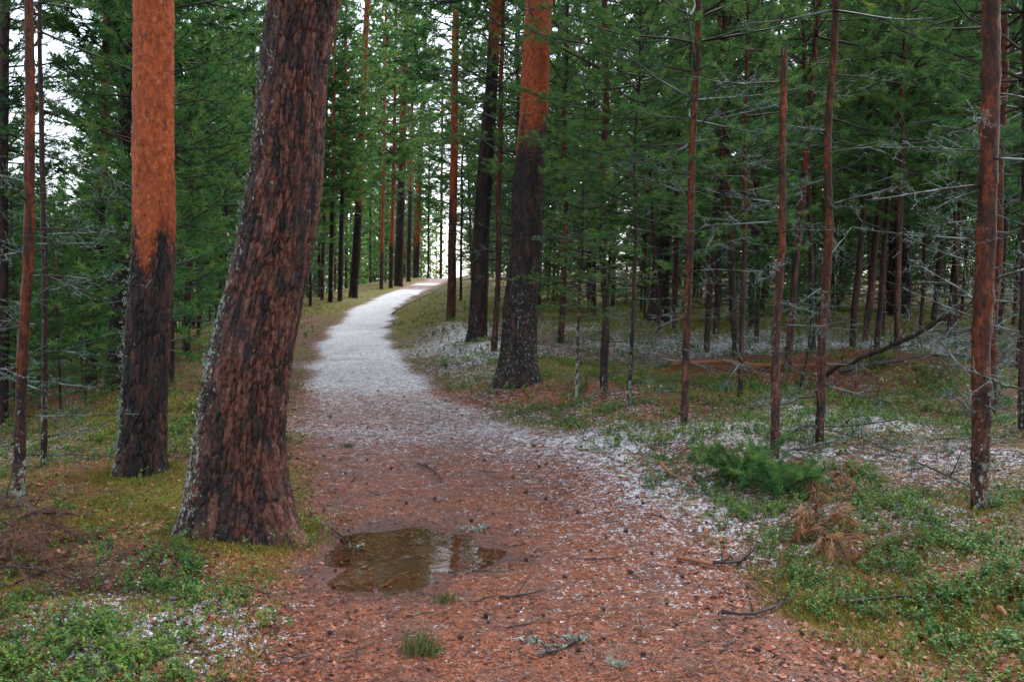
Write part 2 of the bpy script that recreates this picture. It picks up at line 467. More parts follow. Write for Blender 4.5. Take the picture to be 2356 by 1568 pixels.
def mat_water():
    N = NT('puddle_water')
    p = N.pos()
    h = N.math('ADD', N.noise(p, 5, 2), N.math('MULTIPLY', N.noise(p, 30, 2), 0.10))
    # rain rings
    d = N.voro(N.mapping(p, (1, 1, 0)), 5.5, 'Distance')
    ring = N.math('MULTIPLY', N.math('SINE', N.math('MULTIPLY', d, 110.0)), N.math('SUBTRACT', 1.0, N.step(d, 0.05, 0.30)))
    h = N.math('ADD', h, N.math('MULTIPLY', ring, 0.10))
    nrm = N.bump(h, 0.25, 0.01)
    g = N.n('ShaderNodeBsdfGlossy'); g.inputs['Roughness'].default_value = 0.02; N.l(nrm, g.inputs['Normal'])
    g.inputs['Color'].default_value = (1, 1, 1, 1)
    t = N.n('ShaderNodeBsdfTransparent'); t.inputs['Color'].default_value = (0.92, 0.80, 0.64, 1)
    fr = N.n('ShaderNodeFresnel'); fr.inputs['IOR'].default_value = 1.33; N.l(nrm, fr.inputs['Normal'])
    mx = N.n('ShaderNodeMixShader'); N.l(fr.outputs[0], mx.inputs[0]); N.l(t.outputs[0], mx.inputs[1]); N.l(g.outputs[0], mx.inputs[2])
    return N.done(mx)

M_GROUND = mat_ground()
M_BARK = mat_bark()
M_CROWN = mat_crown()
M_TWIG = mat_stick('dead_wood', (0.018, 0.012, 0.011), (0.06, 0.038, 0.032))
M_REDSTICK = mat_stick('bare_red_wood', (0.20, 0.055, 0.025), (0.36, 0.15, 0.075))
M_LICHEN = mat_leafy('lichen', (0.15, 0.20, 0.15), (0.26, 0.32, 0.26), (0.40, 0.45, 0.36), 0.1, 0.8)
M_LEAF = mat_leafy('lingonberry_leaf', (0.022, 0.085, 0.026), (0.070, 0.18, 0.036), (0.22, 0.30, 0.045), 0.2, 0.5, 0.0, 0.22, rust=True)
M_MOSS = mat_leafy('moss', (0.06, 0.075, 0.01), (0.20, 0.19, 0.022), (0.38, 0.29, 0.045), 0.2, 0.7, 0.0)
M_GRASS = mat_leafy('grass', (0.03, 0.07, 0.014), (0.06, 0.11, 0.02), (0.14, 0.15, 0.04), 0.25, 0.5, 0.0)
M_LITTER = mat_leafy('needle_litter', (0.016, 0.009, 0.007), (0.27, 0.058, 0.016), (0.40, 0.18, 0.10), 0.0, 0.5, 0.0)
M_SNOW = mat_leafy('snow_grains', (0.40, 0.40, 0.44), (0.60, 0.60, 0.64), (0.80, 0.80, 0.83), 0.15, 0.5, 0.0)
M_BROWN = mat_leafy('withered_needles', (0.16, 0.06, 0.03), (0.34, 0.15, 0.065), (0.45, 0.24, 0.11), 0.2, 0.6, 0.0)
M_CONE = mat_stick('pine_cone', (0.025, 0.012, 0.010), (0.10, 0.042, 0.03))
M_BROWN_D = mat_leafy('dead_brush', (0.06, 0.028, 0.02), (0.13, 0.055, 0.032), (0.22, 0.10, 0.055), 0.1, 0.6, 0.0)
M_WATER = mat_water()

# ------------------------------------------------------------------ ground cover map in world space
def blobs(x, y, lst):
    o = np.zeros_like(np.asarray(x, float))
    for (bx, by, rx, ry, w) in lst:
        o = o + w * np.exp(-(((x - bx) / rx) ** 2 + ((y - by) / ry) ** 2))
    return o

def PB(lst):
    """(column, row, half width m, half depth m, weight) in the survey sketch -> world blobs"""
    o = []
    for (xd, yd, rx, ry, w) in lst:
        h = hit(xd, yd); o.append((h[0], h[1], rx, ry, w))
    return o

SNOW_B = PB([
             (1420, 1130, 0.75, 0.8, 0.62), (1300, 1050, 0.7, 0.8, 0.55), (1560, 1230, 0.5, 0.6, 0.60), (1240, 1210, 0.35, 0.5, 0.35), (1330, 1310, 0.4, 0.5, 0.35),
             (1010, 770, 1.4, 2.4, 0.55), (1060, 830, 1.0, 1.6, 0.45), (1290, 745, 1.6, 2.6, 0.80), (1420, 800, 1.4, 1.2, 0.35), (1720, 985, 1.0, 0.7, 0.72),
             (1950, 960, 1.2, 0.8, 0.85), (2070, 975, 0.9, 0.7, 0.7), (2120, 1070, 1.1, 0.8, 0.55), (2300, 1040, 0.9, 0.9, 0.5), (1500, 1010, 1.0, 0.5, 0.5),
             (480, 1430, 0.8, 0.6, 0.42), (640, 1480, 0.4, 0.4, 0.35), (150, 1440, 0.6, 0.4, 0.40), (300, 1300, 0.6, 0.5, 0.35), (10, 1040, 0.9, 0.9, 0.7),
             (1800, 790, 3.0, 2.0, 0.75), (2130, 800, 3.0, 1.8, 0.7), (1600, 790, 2.0, 2.0, 0.4), (2100, 1180, 0.6, 0.6, 0.45), (2250, 1300, 0.6, 0.5, 0.3), (1690, 1150, 0.5, 0.6, 0.35)])
MOSS_B = PB([(715, 1140, 0.35, 1.0, 0.9), (690, 1220, 0.3, 0.5, 0.6), (640, 1320, 0.35, 0.4, 0.35), (330, 1170, 0.9, 0.6, 0.55), (420, 1100, 0.6, 0.6, 0.5), (300, 960, 1.5, 1.5, 0.45), (1870, 1380, 0.6, 0.5, 0.6), (2000, 1430, 0.8, 0.4, 0.5),
             (2050, 720, 4.0, 4.0, 0.9), (1650, 735, 4.0, 3.0, 0.85), (1850, 745, 3.0, 3.0, 0.8), (1180, 980, 1.0, 0.6, 0.4), (830, 690, 1.0, 4.0, 0.9), (900, 670, 1.0, 8.0, 0.8), (1000, 705, 1.2, 8.0, 0.8), (1060, 690, 3.0, 6.0, 0.7), (1300, 690, 5, 6, 0.6), (1400, 850, 1.5, 1.0, 0.5)])
ORANGE_B = PB([(1170, 905, 1.1, 0.8, 0.7), (1230, 935, 1.0, 0.6, 0.5), (1500, 950, 1.2, 0.7, 0.4), (340, 1100, 0.7, 0.5, 0.7), (560, 1260, 0.6, 0.3, 0.6), (730, 1290, 0.25, 0.4, 0.6), (1960, 1520, 0.7, 0.5, 0.9), (1850, 1430, 0.5, 0.4, 0.6), (2100, 1500, 0.6, 0.4, 0.4), (1700, 1480, 0.7, 0.7, 0.6), (1700, 840, 2.4, 1.0, 0.5), (250, 910, 1.5, 1.2, 0.5)])
VEG_B = PB([(250, 1480, 0.9, 0.6, 0.32), (80, 1400, 0.4, 0.4, 0.3), (560, 1290, 0.5, 0.3, 0.5), (450, 1330, 0.4, 0.3, 0.3), (330, 1000, 1.0, 1.2, 0.3), (1750, 1090, 0.9, 0.8, 0.8), (1880, 1200, 0.9, 0.6, 0.7), (2120, 1160, 0.9, 0.9, 0.6), (2250, 1250, 0.9, 0.6, 0.55), (2150, 1420, 0.9, 0.5, 0.22), (2300, 1480, 0.7, 0.5, 0.30),
            (690, 1010, 0.3, 1.2, 0.7), (1350, 840, 1.6, 1.2, 0.5), (1750, 890, 2.0, 0.8, 0.5), (2050, 890, 2.0, 0.8, 0.7), (1080, 840, 1.0, 1.8, 0.4), (2200, 960, 1.4, 1.0, 0.5), (1600, 1040, 0.5, 0.5, 0.3)])

def covers(x, y):
    s = x - path_x(y); hw = path_w(y)
    wob = (fbm2(x * 0.9, y * 0.9, 31, 3) - 0.5) * 1.3
    on = 1 - sstep(-0.20, 0.45 - 0.25 * sstep(9, 14, y), np.abs(s) + wob * 0.4 - hw)
    nearb = 1 - sstep(7.5, 10.5, y)
    big = fbm2(x * 0.5, y * 0.5, 41, 3)
    sp = np.interp(y, [3, 6.5, 8, 9.3, 10.2, 12, 13, 20, 50, 53, 57, 60, 64, 90], [0.02, 0.05, 0.16, 0.40, 0.30, 0.40, 0.60, 0.80, 0.82, 0.2, 0.2, 0.8, 0.25, 0.1])
    edge = np.exp(-((s - 0.95 - 0.10 * (y - 5)) / 0.75) ** 2) * np.interp(y, [3.6, 4.6, 6, 9, 12], [0.0, 0.16, 0.25, 0.27, 0.22])
    snow = 0.06 + on * sp + edge + 0.47 * blobs(x, y, SNOW_B) * (1 - on) + 0.22 * sstep(0.5, 0.75, big) * (1 - on)
    snow = np.where(y > 30, np.minimum(snow, 0.95), snow)
    orange = 0.85 * on + (1 - on) * (0.34 + blobs(x, y, ORANGE_B))
    moss = (1 - on) * (0.24 + 0.25 * sstep(0.45, 0.7, fbm2(x * 0.7 + 9, y * 0.7, 51, 3)) + blobs(x, y, MOSS_B)) + (1 - on) * 0.3 * sstep(22, 40, y)
    farr = sstep(18, 28, y) * (1 - on)
    snow = snow * (1 - 0.55 * farr)
    wet = on + 0.0
    pud = 0
    for (cx, cy_, rx, ry) in PUDDLE:
        pud = np.maximum(pud, np.exp(-(((x - cx) / (rx * 1.2)) ** 2 + ((y - cy_) / (ry * 1.2)) ** 2)))
    snow = snow * (1 - pud)
    rim = 0
    for (cx, cy_, rx, ry) in PUDDLE:
        rim = np.maximum(rim, np.exp(-(((x - cx) / (rx * 1.45)) ** 2 + ((y - cy_) / (ry * 1.45)) ** 2)))
    rim = rim * (0.7 + 0.6 * fbm2(x * 5, y * 5, 25, 3))
    wet = wet + sstep(0.18, 0.58, rim)
    return np.clip(snow, 0, 1), np.clip(moss, 0, 1), np.clip(orange, 0, 1), wet

def veg_density(x, y):
    s = x - path_x(y); hw = path_w(y)
    off = sstep(0.0, 0.7, np.abs(s) - hw + (fbm2(x * 0.9, y * 0.9, 31, 3) - 0.5) * 0.9)
    n = fbm2(x * 1.5, y * 1.5, 61, 3)
    d = 0.08 + 0.8 * blobs(x, y, VEG_B) + 0.6 * (n - 0.45)
    tex = 0.25 + 1.3 * sstep(0.38, 0.66, vn2(x * 3.3, y * 3.3, 63) * 0.7 + 0.3 * vn2(x * 9, y * 9, 64))
    return np.clip(d * off * tex, 0, 1)

# ------------------------------------------------------------------ ground and path, one sheet cut in two
def make_ground():
    nx, ny = 420, 400
    tx = np.linspace(np.arcsinh(-420 / 2.2), np.arcsinh(420 / 2.2), nx); gx = 2.2 * np.sinh(tx)
    ty = np.linspace(np.arcsinh(-20 / 2.5), np.arcsinh(620 / 2.5), ny); gy = 3.6 + 2.5 * np.sinh(ty)
    X, Y = np.meshgrid(gx, gy)
    Z = terrain(X, Y)
    sn, mo, orr, on = covers(X, Y)
    cov = np.stack([sn, mo, orr], -1).reshape(-1, 3); wet = on.ravel()
    V = np.stack([X, Y, Z], -1).reshape(-1, 3)
    i = (np.arange(ny - 1)[:, None] * nx + np.arange(nx - 1)[None, :]).ravel()
    quads = np.stack([i, i + 1, i + nx + 1, i + nx], -1)
    mid = V[quads].mean(1)
    on_p = (np.abs(mid[:, 0] - path_x(mid[:, 1])) + (fbm2(mid[:, 0] * 0.9, mid[:, 1] * 0.9, 31, 3) - 0.5) * 0.6 < path_w(mid[:, 1]) + 0.15) & (mid[:, 1] < 100) & (mid[:, 1] > -6)
    for nm, sel, lab in (('ground', ~on_p, None), ('path', on_p, None)):
        q = quads[sel]
        used = np.unique(q); remap = np.full(len(V), -1); remap[used] = np.arange(len(used))
        q = remap[q]
        t = np.concatenate([q[:, [0, 1, 2]], q[:, [0, 2, 3]]])
        me = build_mesh(nm, V[used], t, {'cov': cov[used], 'wet': wet[used]})
        tag(obj(nm, me, M_GROUND), kind='structure')
make_ground()

def make_puddle():
    n, m = 72, 10
    a = np.linspace(0, 2 * np.pi, n, endpoint=False)
    v = [(-0.58, 5.08, WATER_Z)]
    for k in range(1, m + 1):
        f = k / m
        v += [(-0.58 + 0.85 * f * math.cos(t), 5.08 + 0.75 * f * math.sin(t), WATER_Z) for t in a]
    t = [(0, 1 + j, 1 + (j + 1) % n) for j in range(n)]
    for k in range(m - 1):
        b0, b1 = 1 + k * n, 1 + (k + 1) * n
        for j in range(n):
            j2 = (j + 1) % n
            t += [(b0 + j, b1 + j, b1 + j2), (b0 + j, b1 + j2, b0 + j2)]
    tag(obj('puddle', build_mesh('puddle', np.array(v), np.array(t)), M_WATER), 'shallow brown rain puddle on the path beside the big leaning pine', 'puddle', kind='structure')
make_puddle()

# ------------------------------------------------------------------ pine building blocks
def needles(acc, P, D, K, nl, nw, spread, rs, along=0.10, col=None, a0=0.35, a1=1.1):
    """tufts of K needles around twig ends P pointing along D"""
    n = len(P)
    if n == 0: return
    P = np.repeat(P, K, 0); D = np.repeat(unit(D), K, 0); m = len(P)
    r = unit(rs.normal(size=(m, 3)))
    r = unit(r - (r * D).sum(1)[:, None] * D)
    a = rs.uniform(a0, a1, m) * spread
    nd = unit(D * np.cos(a)[:, None] + r * np.sin(a)[:, None])
    base = P - D * (rs.uniform(0, along, m))[:, None]
    L = nl * rs.uniform(0.7, 1.2, m)
    side = unit(np.cross(nd, rs.normal(size=(m, 3)))) * (nw * 0.5)
    v = np.stack([base - side, base + side, base + nd * L[:, None] + np.array([0, 0, -0.12]) * L[:, None]], 1).reshape(-1, 3)
    if col is None:
        tr = rs.uniform(0.05, 0.95, n); col = np.repeat(tr, K)
    col = np.clip(col + rs.uniform(-0.12, 0.12, m), 0, 1)
    acc.add(v, np.arange(3 * m).reshape(-1, 3), rnd=np.repeat(col, 3))

def lichen_fluff(acc, P, size, rs, k=5):
    """crumpled little flakes hanging on points P"""
    n = len(P)
    if n == 0: return
    P = np.repeat(P, k, 0); m = len(P)
    P = P + rs.normal(size=(m, 3)) * size * 0.35
    a = unit(rs.normal(size=(m, 3))) * (size * rs.uniform(0.4, 1.2, m))[:, None]
    b = unit(rs.normal(size=(m, 3))) * (size * rs.uniform(0.25, 0.7, m))[:, None]
    v = np.stack([P - a * 0.5, P + b * 0.5, P + a * 0.5, P - b * 0.5], 1).reshape(-1, 3)
    q = np.arange(m)[:, None] * 4
    acc.add(v, np.concatenate([q + [0, 1, 2], q + [0, 2, 3]]), lich=1.0, wood=1.0, rnd=np.repeat(rs.uniform(0, 1, m), 4))

def make_crown(seed, H, z0, Lmax, dz, per, K, nl, nw, twig_step, dead_z=None, r_top=0.0, tall=False, density=1.0, dead_rate=1.0):
    rs = np.random.default_rng(seed)
    acc = Acc()
    P, D = [], []
    z = dead_z if dead_z is not None else z0
    while z < H - 0.08:
        live = z >= z0 * rs.uniform(0.85, 1.15)
        t = np.clip((z - z0) / (H - z0), 0, 1)
        nb = max(2, int(round(per * rs.uniform(0.6, 1.3) * (1 if live else 0.7 * dead_rate))))
        az0 = rs.uniform(0, 6.28)
        for b in range(nb):
            az = az0 + b * 6.283 / nb + rs.uniform(-0.5, 0.5)
            if tall:
                env = (math.sin(math.pi * min(1, 0.15 + 0.85 * t) ** 0.8) * 0.75 + 0.25) * (1 - 0.35 * t)
            else:
                env = (0.55 + 0.45 * min(1, t * 5)) * (1 - t) ** 0.75 + 0.06
            L = Lmax * env * rs.uniform(0.45, 1.1)
            if not live: L = Lmax * rs.uniform(0.25, 0.75)
            el0 = rs.uniform(-0.35, 0.50) + 0.45 * t
            n = 6
            s = np.linspace(0, 1, n)
            h = np.array([math.cos(az), math.sin(az), 0])
            sd = np.array([-math.sin(az), math.cos(az), 0])
            el = el0 - 0.35 * s * (1 - t) + 0.45 * s ** 2
            stp = np.stack([np.cos(el), np.sin(el)], 1) * (L / (n - 1))
            x = np.concatenate([[0], np.cumsum(stp[1:, 0])]); zz = np.concatenate([[0], np.cumsum(stp[1:, 1])])
            wob = np.cumsum(rs.normal(0, 0.05, n)) * L * 0.5
            pts = h[None] * x[:, None] + sd[None] * wob[:, None]; pts[:, 2] += z + zz
            r0 = 0.004 + 0.009 * L
            lc = 0.0 if live and t > 0.15 else 1.0
            lrow = np.clip(rs.uniform(-0.4, 1.0, n), 0, 1) * lc
            acc.tube(pts, np.linspace(r0, r0 * 0.3, n), 3, cap=False, wood=1.0, lich=lrow)
            if live:
                ts = np.arange(0.30 + 0.1 * rs.uniform(), 1.0, twig_step / max(L, 0.3))
                for k_, tt in enumerate(ts):
                    if rs.uniform() > density: continue
                    i = min(int(tt * (n - 1)), n - 2); f = tt * (n - 1) - i
                    p = pts[i] * (1 - f) + pts[i + 1] * f
                    dr = unit(pts[i + 1] - pts[i])
                    sgn = 1 if k_ % 2 else -1
                    tw = unit(dr * 0.75 + sgn * np.cross(dr, [0, 0, 1]) * rs.uniform(0.4, 1.0) + np.array([0, 0, rs.uniform(-0.35, 0.65)]))
                    tl = (0.10 + 0.30 * L * (1 - tt)) * rs.uniform(0.5, 1.4)
                    e = p + tw * tl
                    acc.add(np.array([p + [0, 0, .003], p - [0, 0, .003], e]), [[0, 1, 2]], wood=1.0)
                    nt = max(1, int(tl / 0.12))
                    for q in range(nt):
                        P.append(p + tw * tl * (q + 1) / nt); D.append(tw + rs.normal(0, 0.15, 3))
                P.append(pts[-1]); D.append(unit(pts[-1] - pts[-2]))
            else:
                for k_ in range(rs.integers(2, 6)):
                    tt = rs.uniform(0.25, 1)
                    i = min(int(tt * (n - 1)), n - 2)
                    p = pts[i]; dr = unit(pts[i + 1] - pts[i])
                    e = p + unit(dr + rs.normal(0, 0.6, 3)) * L * rs.uniform(0.12, 0.35)
                    m_ = (p + e) / 2 + rs.normal(0, 0.02, 3)
                    acc.tube(np.array([p, m_, e]), [0.004, 0.003, 0.002], 3, cap=False, wood=1.0, lich=np.array([0.0, rs.uniform(), 1.0]))
        z += dz * rs.uniform(0.7, 1.3) * (1 if live else 0.8)
    P.append(np.array([0, 0, H])); D.append(np.array([0, 0, 1.0]))
    needles(acc, np.array(P), np.array(D), K, nl, nw, 1.0, rs, along=nl * 1.4)
    return acc.mesh('crown', smooth=False)

# near understorey pines (fine needles), far understorey, tall pines
CR_NEAR = [make_crown(100 + i, 8.0, 1.7 + 0.3 * i, 1.55, 0.22, 4.8, 30, 0.072, 0.0075, 0.075, density=0.95) for i in range(4)]
CR_MID = [make_crown(200 + i, 8.0, 0.9 + 0.40 * i, 1.75, 0.24, 4.8, 22, 0.092, 0.0155, 0.095, dead_z=0.4, density=0.92) for i in range(5)]
CR_LOW = [make_crown(300 + i, 8.0, 0.4 + 0.3 * i, 1.9, 0.25, 4.8, 20, 0.10, 0.018, 0.105, density=0.92) for i in range(3)]
CR_TALL = [make_crown(400 + i, 18.0, 5.0 + 1.0 * i, 2.9, 0.30, 5.0, 18, 0.15, 0.032, 0.16, dead_z=4.5, tall=True, density=0.92, dead_rate=0.3) for i in range(3)]
CR_SAP = [make_crown(500 + i, 8.0, 3.4 + 0.4 * i, 1.4, 0.27, 4.6, 28, 0.075, 0.0075, 0.085, density=0.9) for i in range(3)]

def make_dead_branch(seed, lich=1.0):
    rs = np.random.default_rng(seed)
    acc = Acc()
    L = rs.uniform(0.8, 1.3); n = 9
    s = np.linspace(0, 1, n)
    el = rs.uniform(-0.15, 0.3) - 0.5 * s * rs.uniform(0, 1) + 0.3 * s ** 2
    yaw = np.cumsum(rs.normal(0, 0.13, n))
    stp = np.stack([np.cos(el) * np.cos(yaw), np.cos(el) * np.sin(yaw), np.sin(el)], 1) * L / (n - 1)
    pts = np.concatenate([[[0, 0, 0]], np.cumsum(stp[1:], 0)])
    LP = []
    acc.tube(pts, np.linspace(0.0095, 0.0032, n), 4, wood=1.0, lich=np.clip(rs.uniform(-0.2, 1.0, n) * lich, 0, 1))
    LP += [pts[1 + int(k)] for k in rs.integers(0, n - 1, int(9 * lich))]
    for k in range(rs.integers(6, 11)):
        i = int(rs.integers(1, n - 1)); dr = unit(pts[i + 1] - pts[i])
        tw = unit(dr * 0.6 + rs.normal(0, 0.55, 3)); tl = rs.uniform(0.12, 0.42) * L * (1.1 - i / n)
        q = np.linspace(0, 1, 5)
        tp = pts[i][None] + tw[None] * (q * tl)[:, None] + np.cumsum(rs.normal(0, 0.018, (5, 3)), 0) * (q[:, None] > 0)
        acc.tube(tp, np.linspace(0.0045, 0.0018, 5), 3, wood=1.0, lich=np.clip(rs.uniform(-0.1, 1.2, 5) * lich, 0, 1))
        LP += [tp[int(a)] for a in rs.integers(1, 5, int(4 * lich))]
        for w in range(rs.integers(1, 4)):
            j = int(rs.integers(1, 5)); e = tp[j] + unit(tw + rs.normal(0, 0.7, 3)) * tl * rs.uniform(0.2, 0.5)
            acc.tube(np.array([tp[j], (tp[j] + e) / 2 + rs.normal(0, 0.008, 3), e]), [0.0026, 0.002, 0.0014], 3, cap=False, wood=1.0, lich=1.0 * (rs.uniform() < lich))
            LP.append(e)
    if lich > 0.3:
        lichen_fluff(acc, np.array(LP), 0.019, rs, 3)
    return acc.mesh('branch', smooth=False)

BR_LICH = [make_dead_branch(700 + i, 1.0) for i in range(8)]
BR_BARE = [make_dead_branch(730 + i, 0.35) for i in range(5)]

def centreline(wp, depth, base_z, Htop):
    """waypoints (column,row,width) on the upright plane at the given depth -> world centreline and radii, carried on up to Htop"""
    C, Rr = [], []
    for (xd, yd, w) in wp:
        d = ray_dir(xd, yd); t = depth / d[1]
        C.append((d[0] * t, depth, CAM_Z + d[2] * t)); Rr.append((w * 0.85 if w < 36 else w) / 2 / FOC * t)
    C = np.array(C); Rr = np.array(Rr)
    o = np.argsort(C[:, 2]); C, Rr = C[o], Rr[o]
    return C, Rr

def trunk_mesh(C, Rr, base, H, nseg, dz_fn, seed, plates=None, zone=None, lichf=None, redf=None, flare=0.35, roots=(), broken=False):
    """C: world points along the axis, Rr radii; base: world point of the foot; returns mesh in coordinates relative to base"""
    rs = np.random.default_rng(seed)
    zc = C[:, 2] - base[2]; xc = C[:, 0] - base[0]; yc = C[:, 1] - base[1]
    top = zc[-1]
    zs = [-0.22]
    while zs[-1] < H: zs.append(zs[-1] + dz_fn(zs[-1]))
    zs = np.array(zs)
    slope = (xc[-1] - xc[0]) / max(zc[-1] - zc[0], 0.1)
    x = np.interp(zs, zc, xc)
    x = np.where(zs > top, xc[-1] + slope * (zs - top) * 0.8, x)
    x = np.where(zs < zc[0], xc[0] + slope * (zs - zc[0]), x)
    x = x + (0.10 * Rr[0] + (0.022 if Rr[0] < 0.08 else 0)) * (vn2(zs * 1.1, 0 * zs, seed) - 0.5) * 2 * np.clip(zs, 0, 1)
    y = np.interp(zs, zc, yc) + 0.15 * Rr[0] * (vn2(zs * 1.1, 0 * zs + 9, seed) - 0.5) * 2
    r = np.interp(zs, zc, Rr)
    rtop = Rr[-1]
    r = np.where(zs > top, np.maximum(rtop * (1 - (zs - top) / max(H - top, 0.1)) ** 0.8, 0.006) if not broken else rtop, r)
    # slight up-scale: below first waypoint keep radius
    a = np.linspace(0, 2 * np.pi, nseg, endpoint=False)
    A, Zg = np.meshgrid(a, zs)
    Rg = np.repeat(r[:, None], nseg, 1)
    r0 = Rr[0]
    fl = flare * np.exp(-np.clip(Zg + 0.08, 0, None) / (r0 * 0.9))
    lob = 0.6 + 0.8 * vn3(np.cos(A) * 1.6, np.sin(A) * 1.6, Zg * 0.6, seed + 5)
    Rg = Rg * (1 + fl * lob)
    for (ra, rw, rl, rh) in roots:
        da = np.angle(np.exp(1j * (A - ra)))
        Rg = Rg + rl * np.exp(-(da / rw) ** 2) * np.exp(-np.clip(Zg + 0.1, 0, None) / rh)
    lum = vn3(np.cos(A) * 1.2, np.sin(A) * 1.2, Zg * 1.1, seed) - 0.5
    Rg = Rg * (1 + 0.10 * lum)
    zn = np.zeros_like(A) if zone is None else zone(A, Zg)
    pl = np.zeros_like(A)
    if plates:
        size, hgt, dep = plates
        nu = max(6, int(round(2 * np.pi * r0 / size)))
        wu = (vn3(np.cos(A) * 3, np.sin(A) * 3, Zg * 3.0, seed + 2) - 0.5) * 1.5 + (vn3(np.cos(A) * 9, np.sin(A) * 9, Zg * 14.0, seed + 14) - 0.5) * 0.45
        wv = (vn3(np.cos(A) * 2, np.sin(A) * 2, Zg * 2.0, seed + 3) - 0.5) * 1.2 + (vn3(np.cos(A) * 9, np.sin(A) * 9, Zg * 9.0, seed + 15) - 0.5) * 0.9
        u = A / (2 * np.pi) * nu + wu; v = Zg / hgt + wv
        f1, f2, idn = worley(u, v, nu, seed)
        mrg = sstep(0.50, 0.62, vn3(np.cos(A) * r0 / size * 0.55, np.sin(A) * r0 / size * 0.55, Zg / hgt * 0.9, seed + 13))
        e = np.maximum(sstep(0.03, 0.17, f2 - f1), 0.85 * mrg)
        cx, sx = np.cos(A) * r0 / size, np.sin(A) * r0 / size
        wz = (vn3(cx * 0.8, sx * 0.8, Zg * 6, seed + 6) - 0.5) * 0.9
        g = np.abs(2 * vn3(cx * 1.15 + wz, sx * 1.15 - wz, Zg / hgt * 0.75, seed + 4) - 1)
        g2 = np.abs(2 * vn3(cx * 2.6 + wz, sx * 2.6, Zg / hgt * 2.2, seed + 7) - 1)
        eg = sstep(0.0, 0.16, g); eg2 = sstep(0.0, 0.35, g2)
        fine = vn3(np.cos(A) * r0 * 75, np.sin(A) * r0 * 75, Zg * 38, seed + 8) - 0.5
        lay = np.floor(vn3(cx * 1.5, sx * 1.5, Zg / hgt * 2.5, seed + 9) * 5) / 5
        k = 1 - 0.88 * np.clip(zn, 0, 1)
        crack = np.minimum(e, 0.25 + 0.75 * eg)
        fk = np.floor(vn3(np.cos(A) * r0 * 26, np.sin(A) * r0 * 26, Zg * 17, seed + 16) * 4) / 4
        Rg = Rg + 0.016 * np.clip(zn, 0, 1) * (fk - 0.6)
        Rg = Rg + dep * k * (crack - 1.0 + 0.20 * (lay - 0.8) * crack + 0.22 * (idn - 1.0) * crack + 0.12 * (eg2 - 1) * crack + 0.14 * fine)
        idn = np.clip(0.6 * idn + 0.4 * vn3(cx * 1.3, sx * 1.3, Zg / hgt * 1.6, seed + 12), 0, 1)
        pl = idn
    else:
        pl = vn3(np.cos(A) * 4, np.sin(A) * 4, Zg * 7, seed + 8)
        Rg = Rg * (1 + 0.16 * (pl - 0.5))
        if r0 < 0.08:                                # swollen whorl knots of young stems
            zk = 0.2
            while zk < min(H, 4.5):
                ka = rs.uniform(0, 6.283)
                Rg = Rg * (1 + (0.10 + 0.22 * np.clip(np.cos(A - ka), 0, 1)) * np.exp(-((Zg - zk) / 0.035) ** 2))
                zk += rs.uniform(0.14, 0.4)
    lc = np.zeros_like(A) if lichf is None else lichf(A, Zg)
    rd = np.zeros_like(A) if redf is None else redf(A, Zg)
    if broken:
        last = np.repeat(zs[-1:, None], nseg, 1)
        Zg[-1] += 0.10 * rs.uniform(-1, 1, nseg); Rg[-1] *= 0.75
    V = np.stack([x[:, None] + Rg * np.cos(A), y[:, None] + Rg * np.sin(A), Zg], -1)
    n = len(zs)
    V = V.reshape(-1, 3)
    i = np.arange(n - 1)[:, None] * nseg; j = np.arange(nseg)[None]; k2 = (j + 1) % nseg
    T = np.concatenate([np.stack([i + j, i + k2, i + nseg + k2], -1).reshape(-1, 3), np.stack([i + j, i + nseg + k2, i + nseg + j], -1).reshape(-1, 3)])
    e = len(V)
    V = np.concatenate([V, [[x[-1], y[-1], zs[-1] - (0.05 if broken else 0)]]])
    jj = np.arange(nseg); l = (n - 1) * nseg
    T = np.concatenate([T, np.stack([l + jj, l + (jj + 1) % nseg, np.full(nseg, e)], -1)])
    ap = lambda q: np.concatenate([q.ravel(), [0.0]])
    return build_mesh('trunk', V, T, {'zone': ap(zn), 'thin': np.full(len(V), 1.0 if r0 < 0.075 else 0.0), 'lich': ap(lc), 'red': ap(rd), 'plate': ap(pl)}), (zs, x, y, r)

def axis_at(ax, z):
    zs, x, y, r = ax
    return np.array([np.interp(z, zs, x), np.interp(z, zs, y), z]), float(np.interp(z, zs, r))

def lean_rot(lx, ly, rz):
    zaxis = Vector((lx, ly, 1)).normalized()
    q = Vector((0, 0, 1)).rotation_difference(zaxis)
    return (q.to_matrix().to_4x4() @ Matrix.Rotation(rz, 4, 'Z')).to_euler()

BASES = []          # (x, y, r) of every tree foot

def add_crown(root, ax, me, H, H0, sxy, rz):
    zs, x, y, r = ax
    zt = min(H, zs[-1])
    lx = (np.interp(zt, zs, x) - 0) / zt; ly = (np.interp(zt, zs, y)) / zt
    c = obj('crown', me, M_CROWN, root)
    c.rotation_euler = lean_rot(lx, ly, rz)
    c.scale = (sxy, sxy, H / H0)
    return c

def add_branches(root, ax, n, z0, z1, rs, meshes, smin=0.5, smax=1.0, az=None):
    for k in range(n):
        z = z0 + (z1 - z0) * (k + rs.uniform(0, 1)) / n
        p, r = axis_at(ax, z)
        b = obj('branch', meshes[int(rs.integers(len(meshes)))], M_TWIG, root)
        a = rs.uniform(0, 6.283) if az is None else rs.uniform(*az)
        p = p + np.array([math.cos(a), math.sin(a), 0]) * r * 0.8
        b.location = tuple(p)
        b.rotation_euler = (rs.uniform(-0.6, 0.6), rs.uniform(-0.25, 0.25), a)
        s = rs.uniform(smin, smax); b.scale = (s, s, s)

# ------------------------------------------------------------------ the trees that can be told apart
def z_of_row(yd, depth):
    d = ray_dir(1178, yd); return CAM_Z + d[2] * depth / d[1]

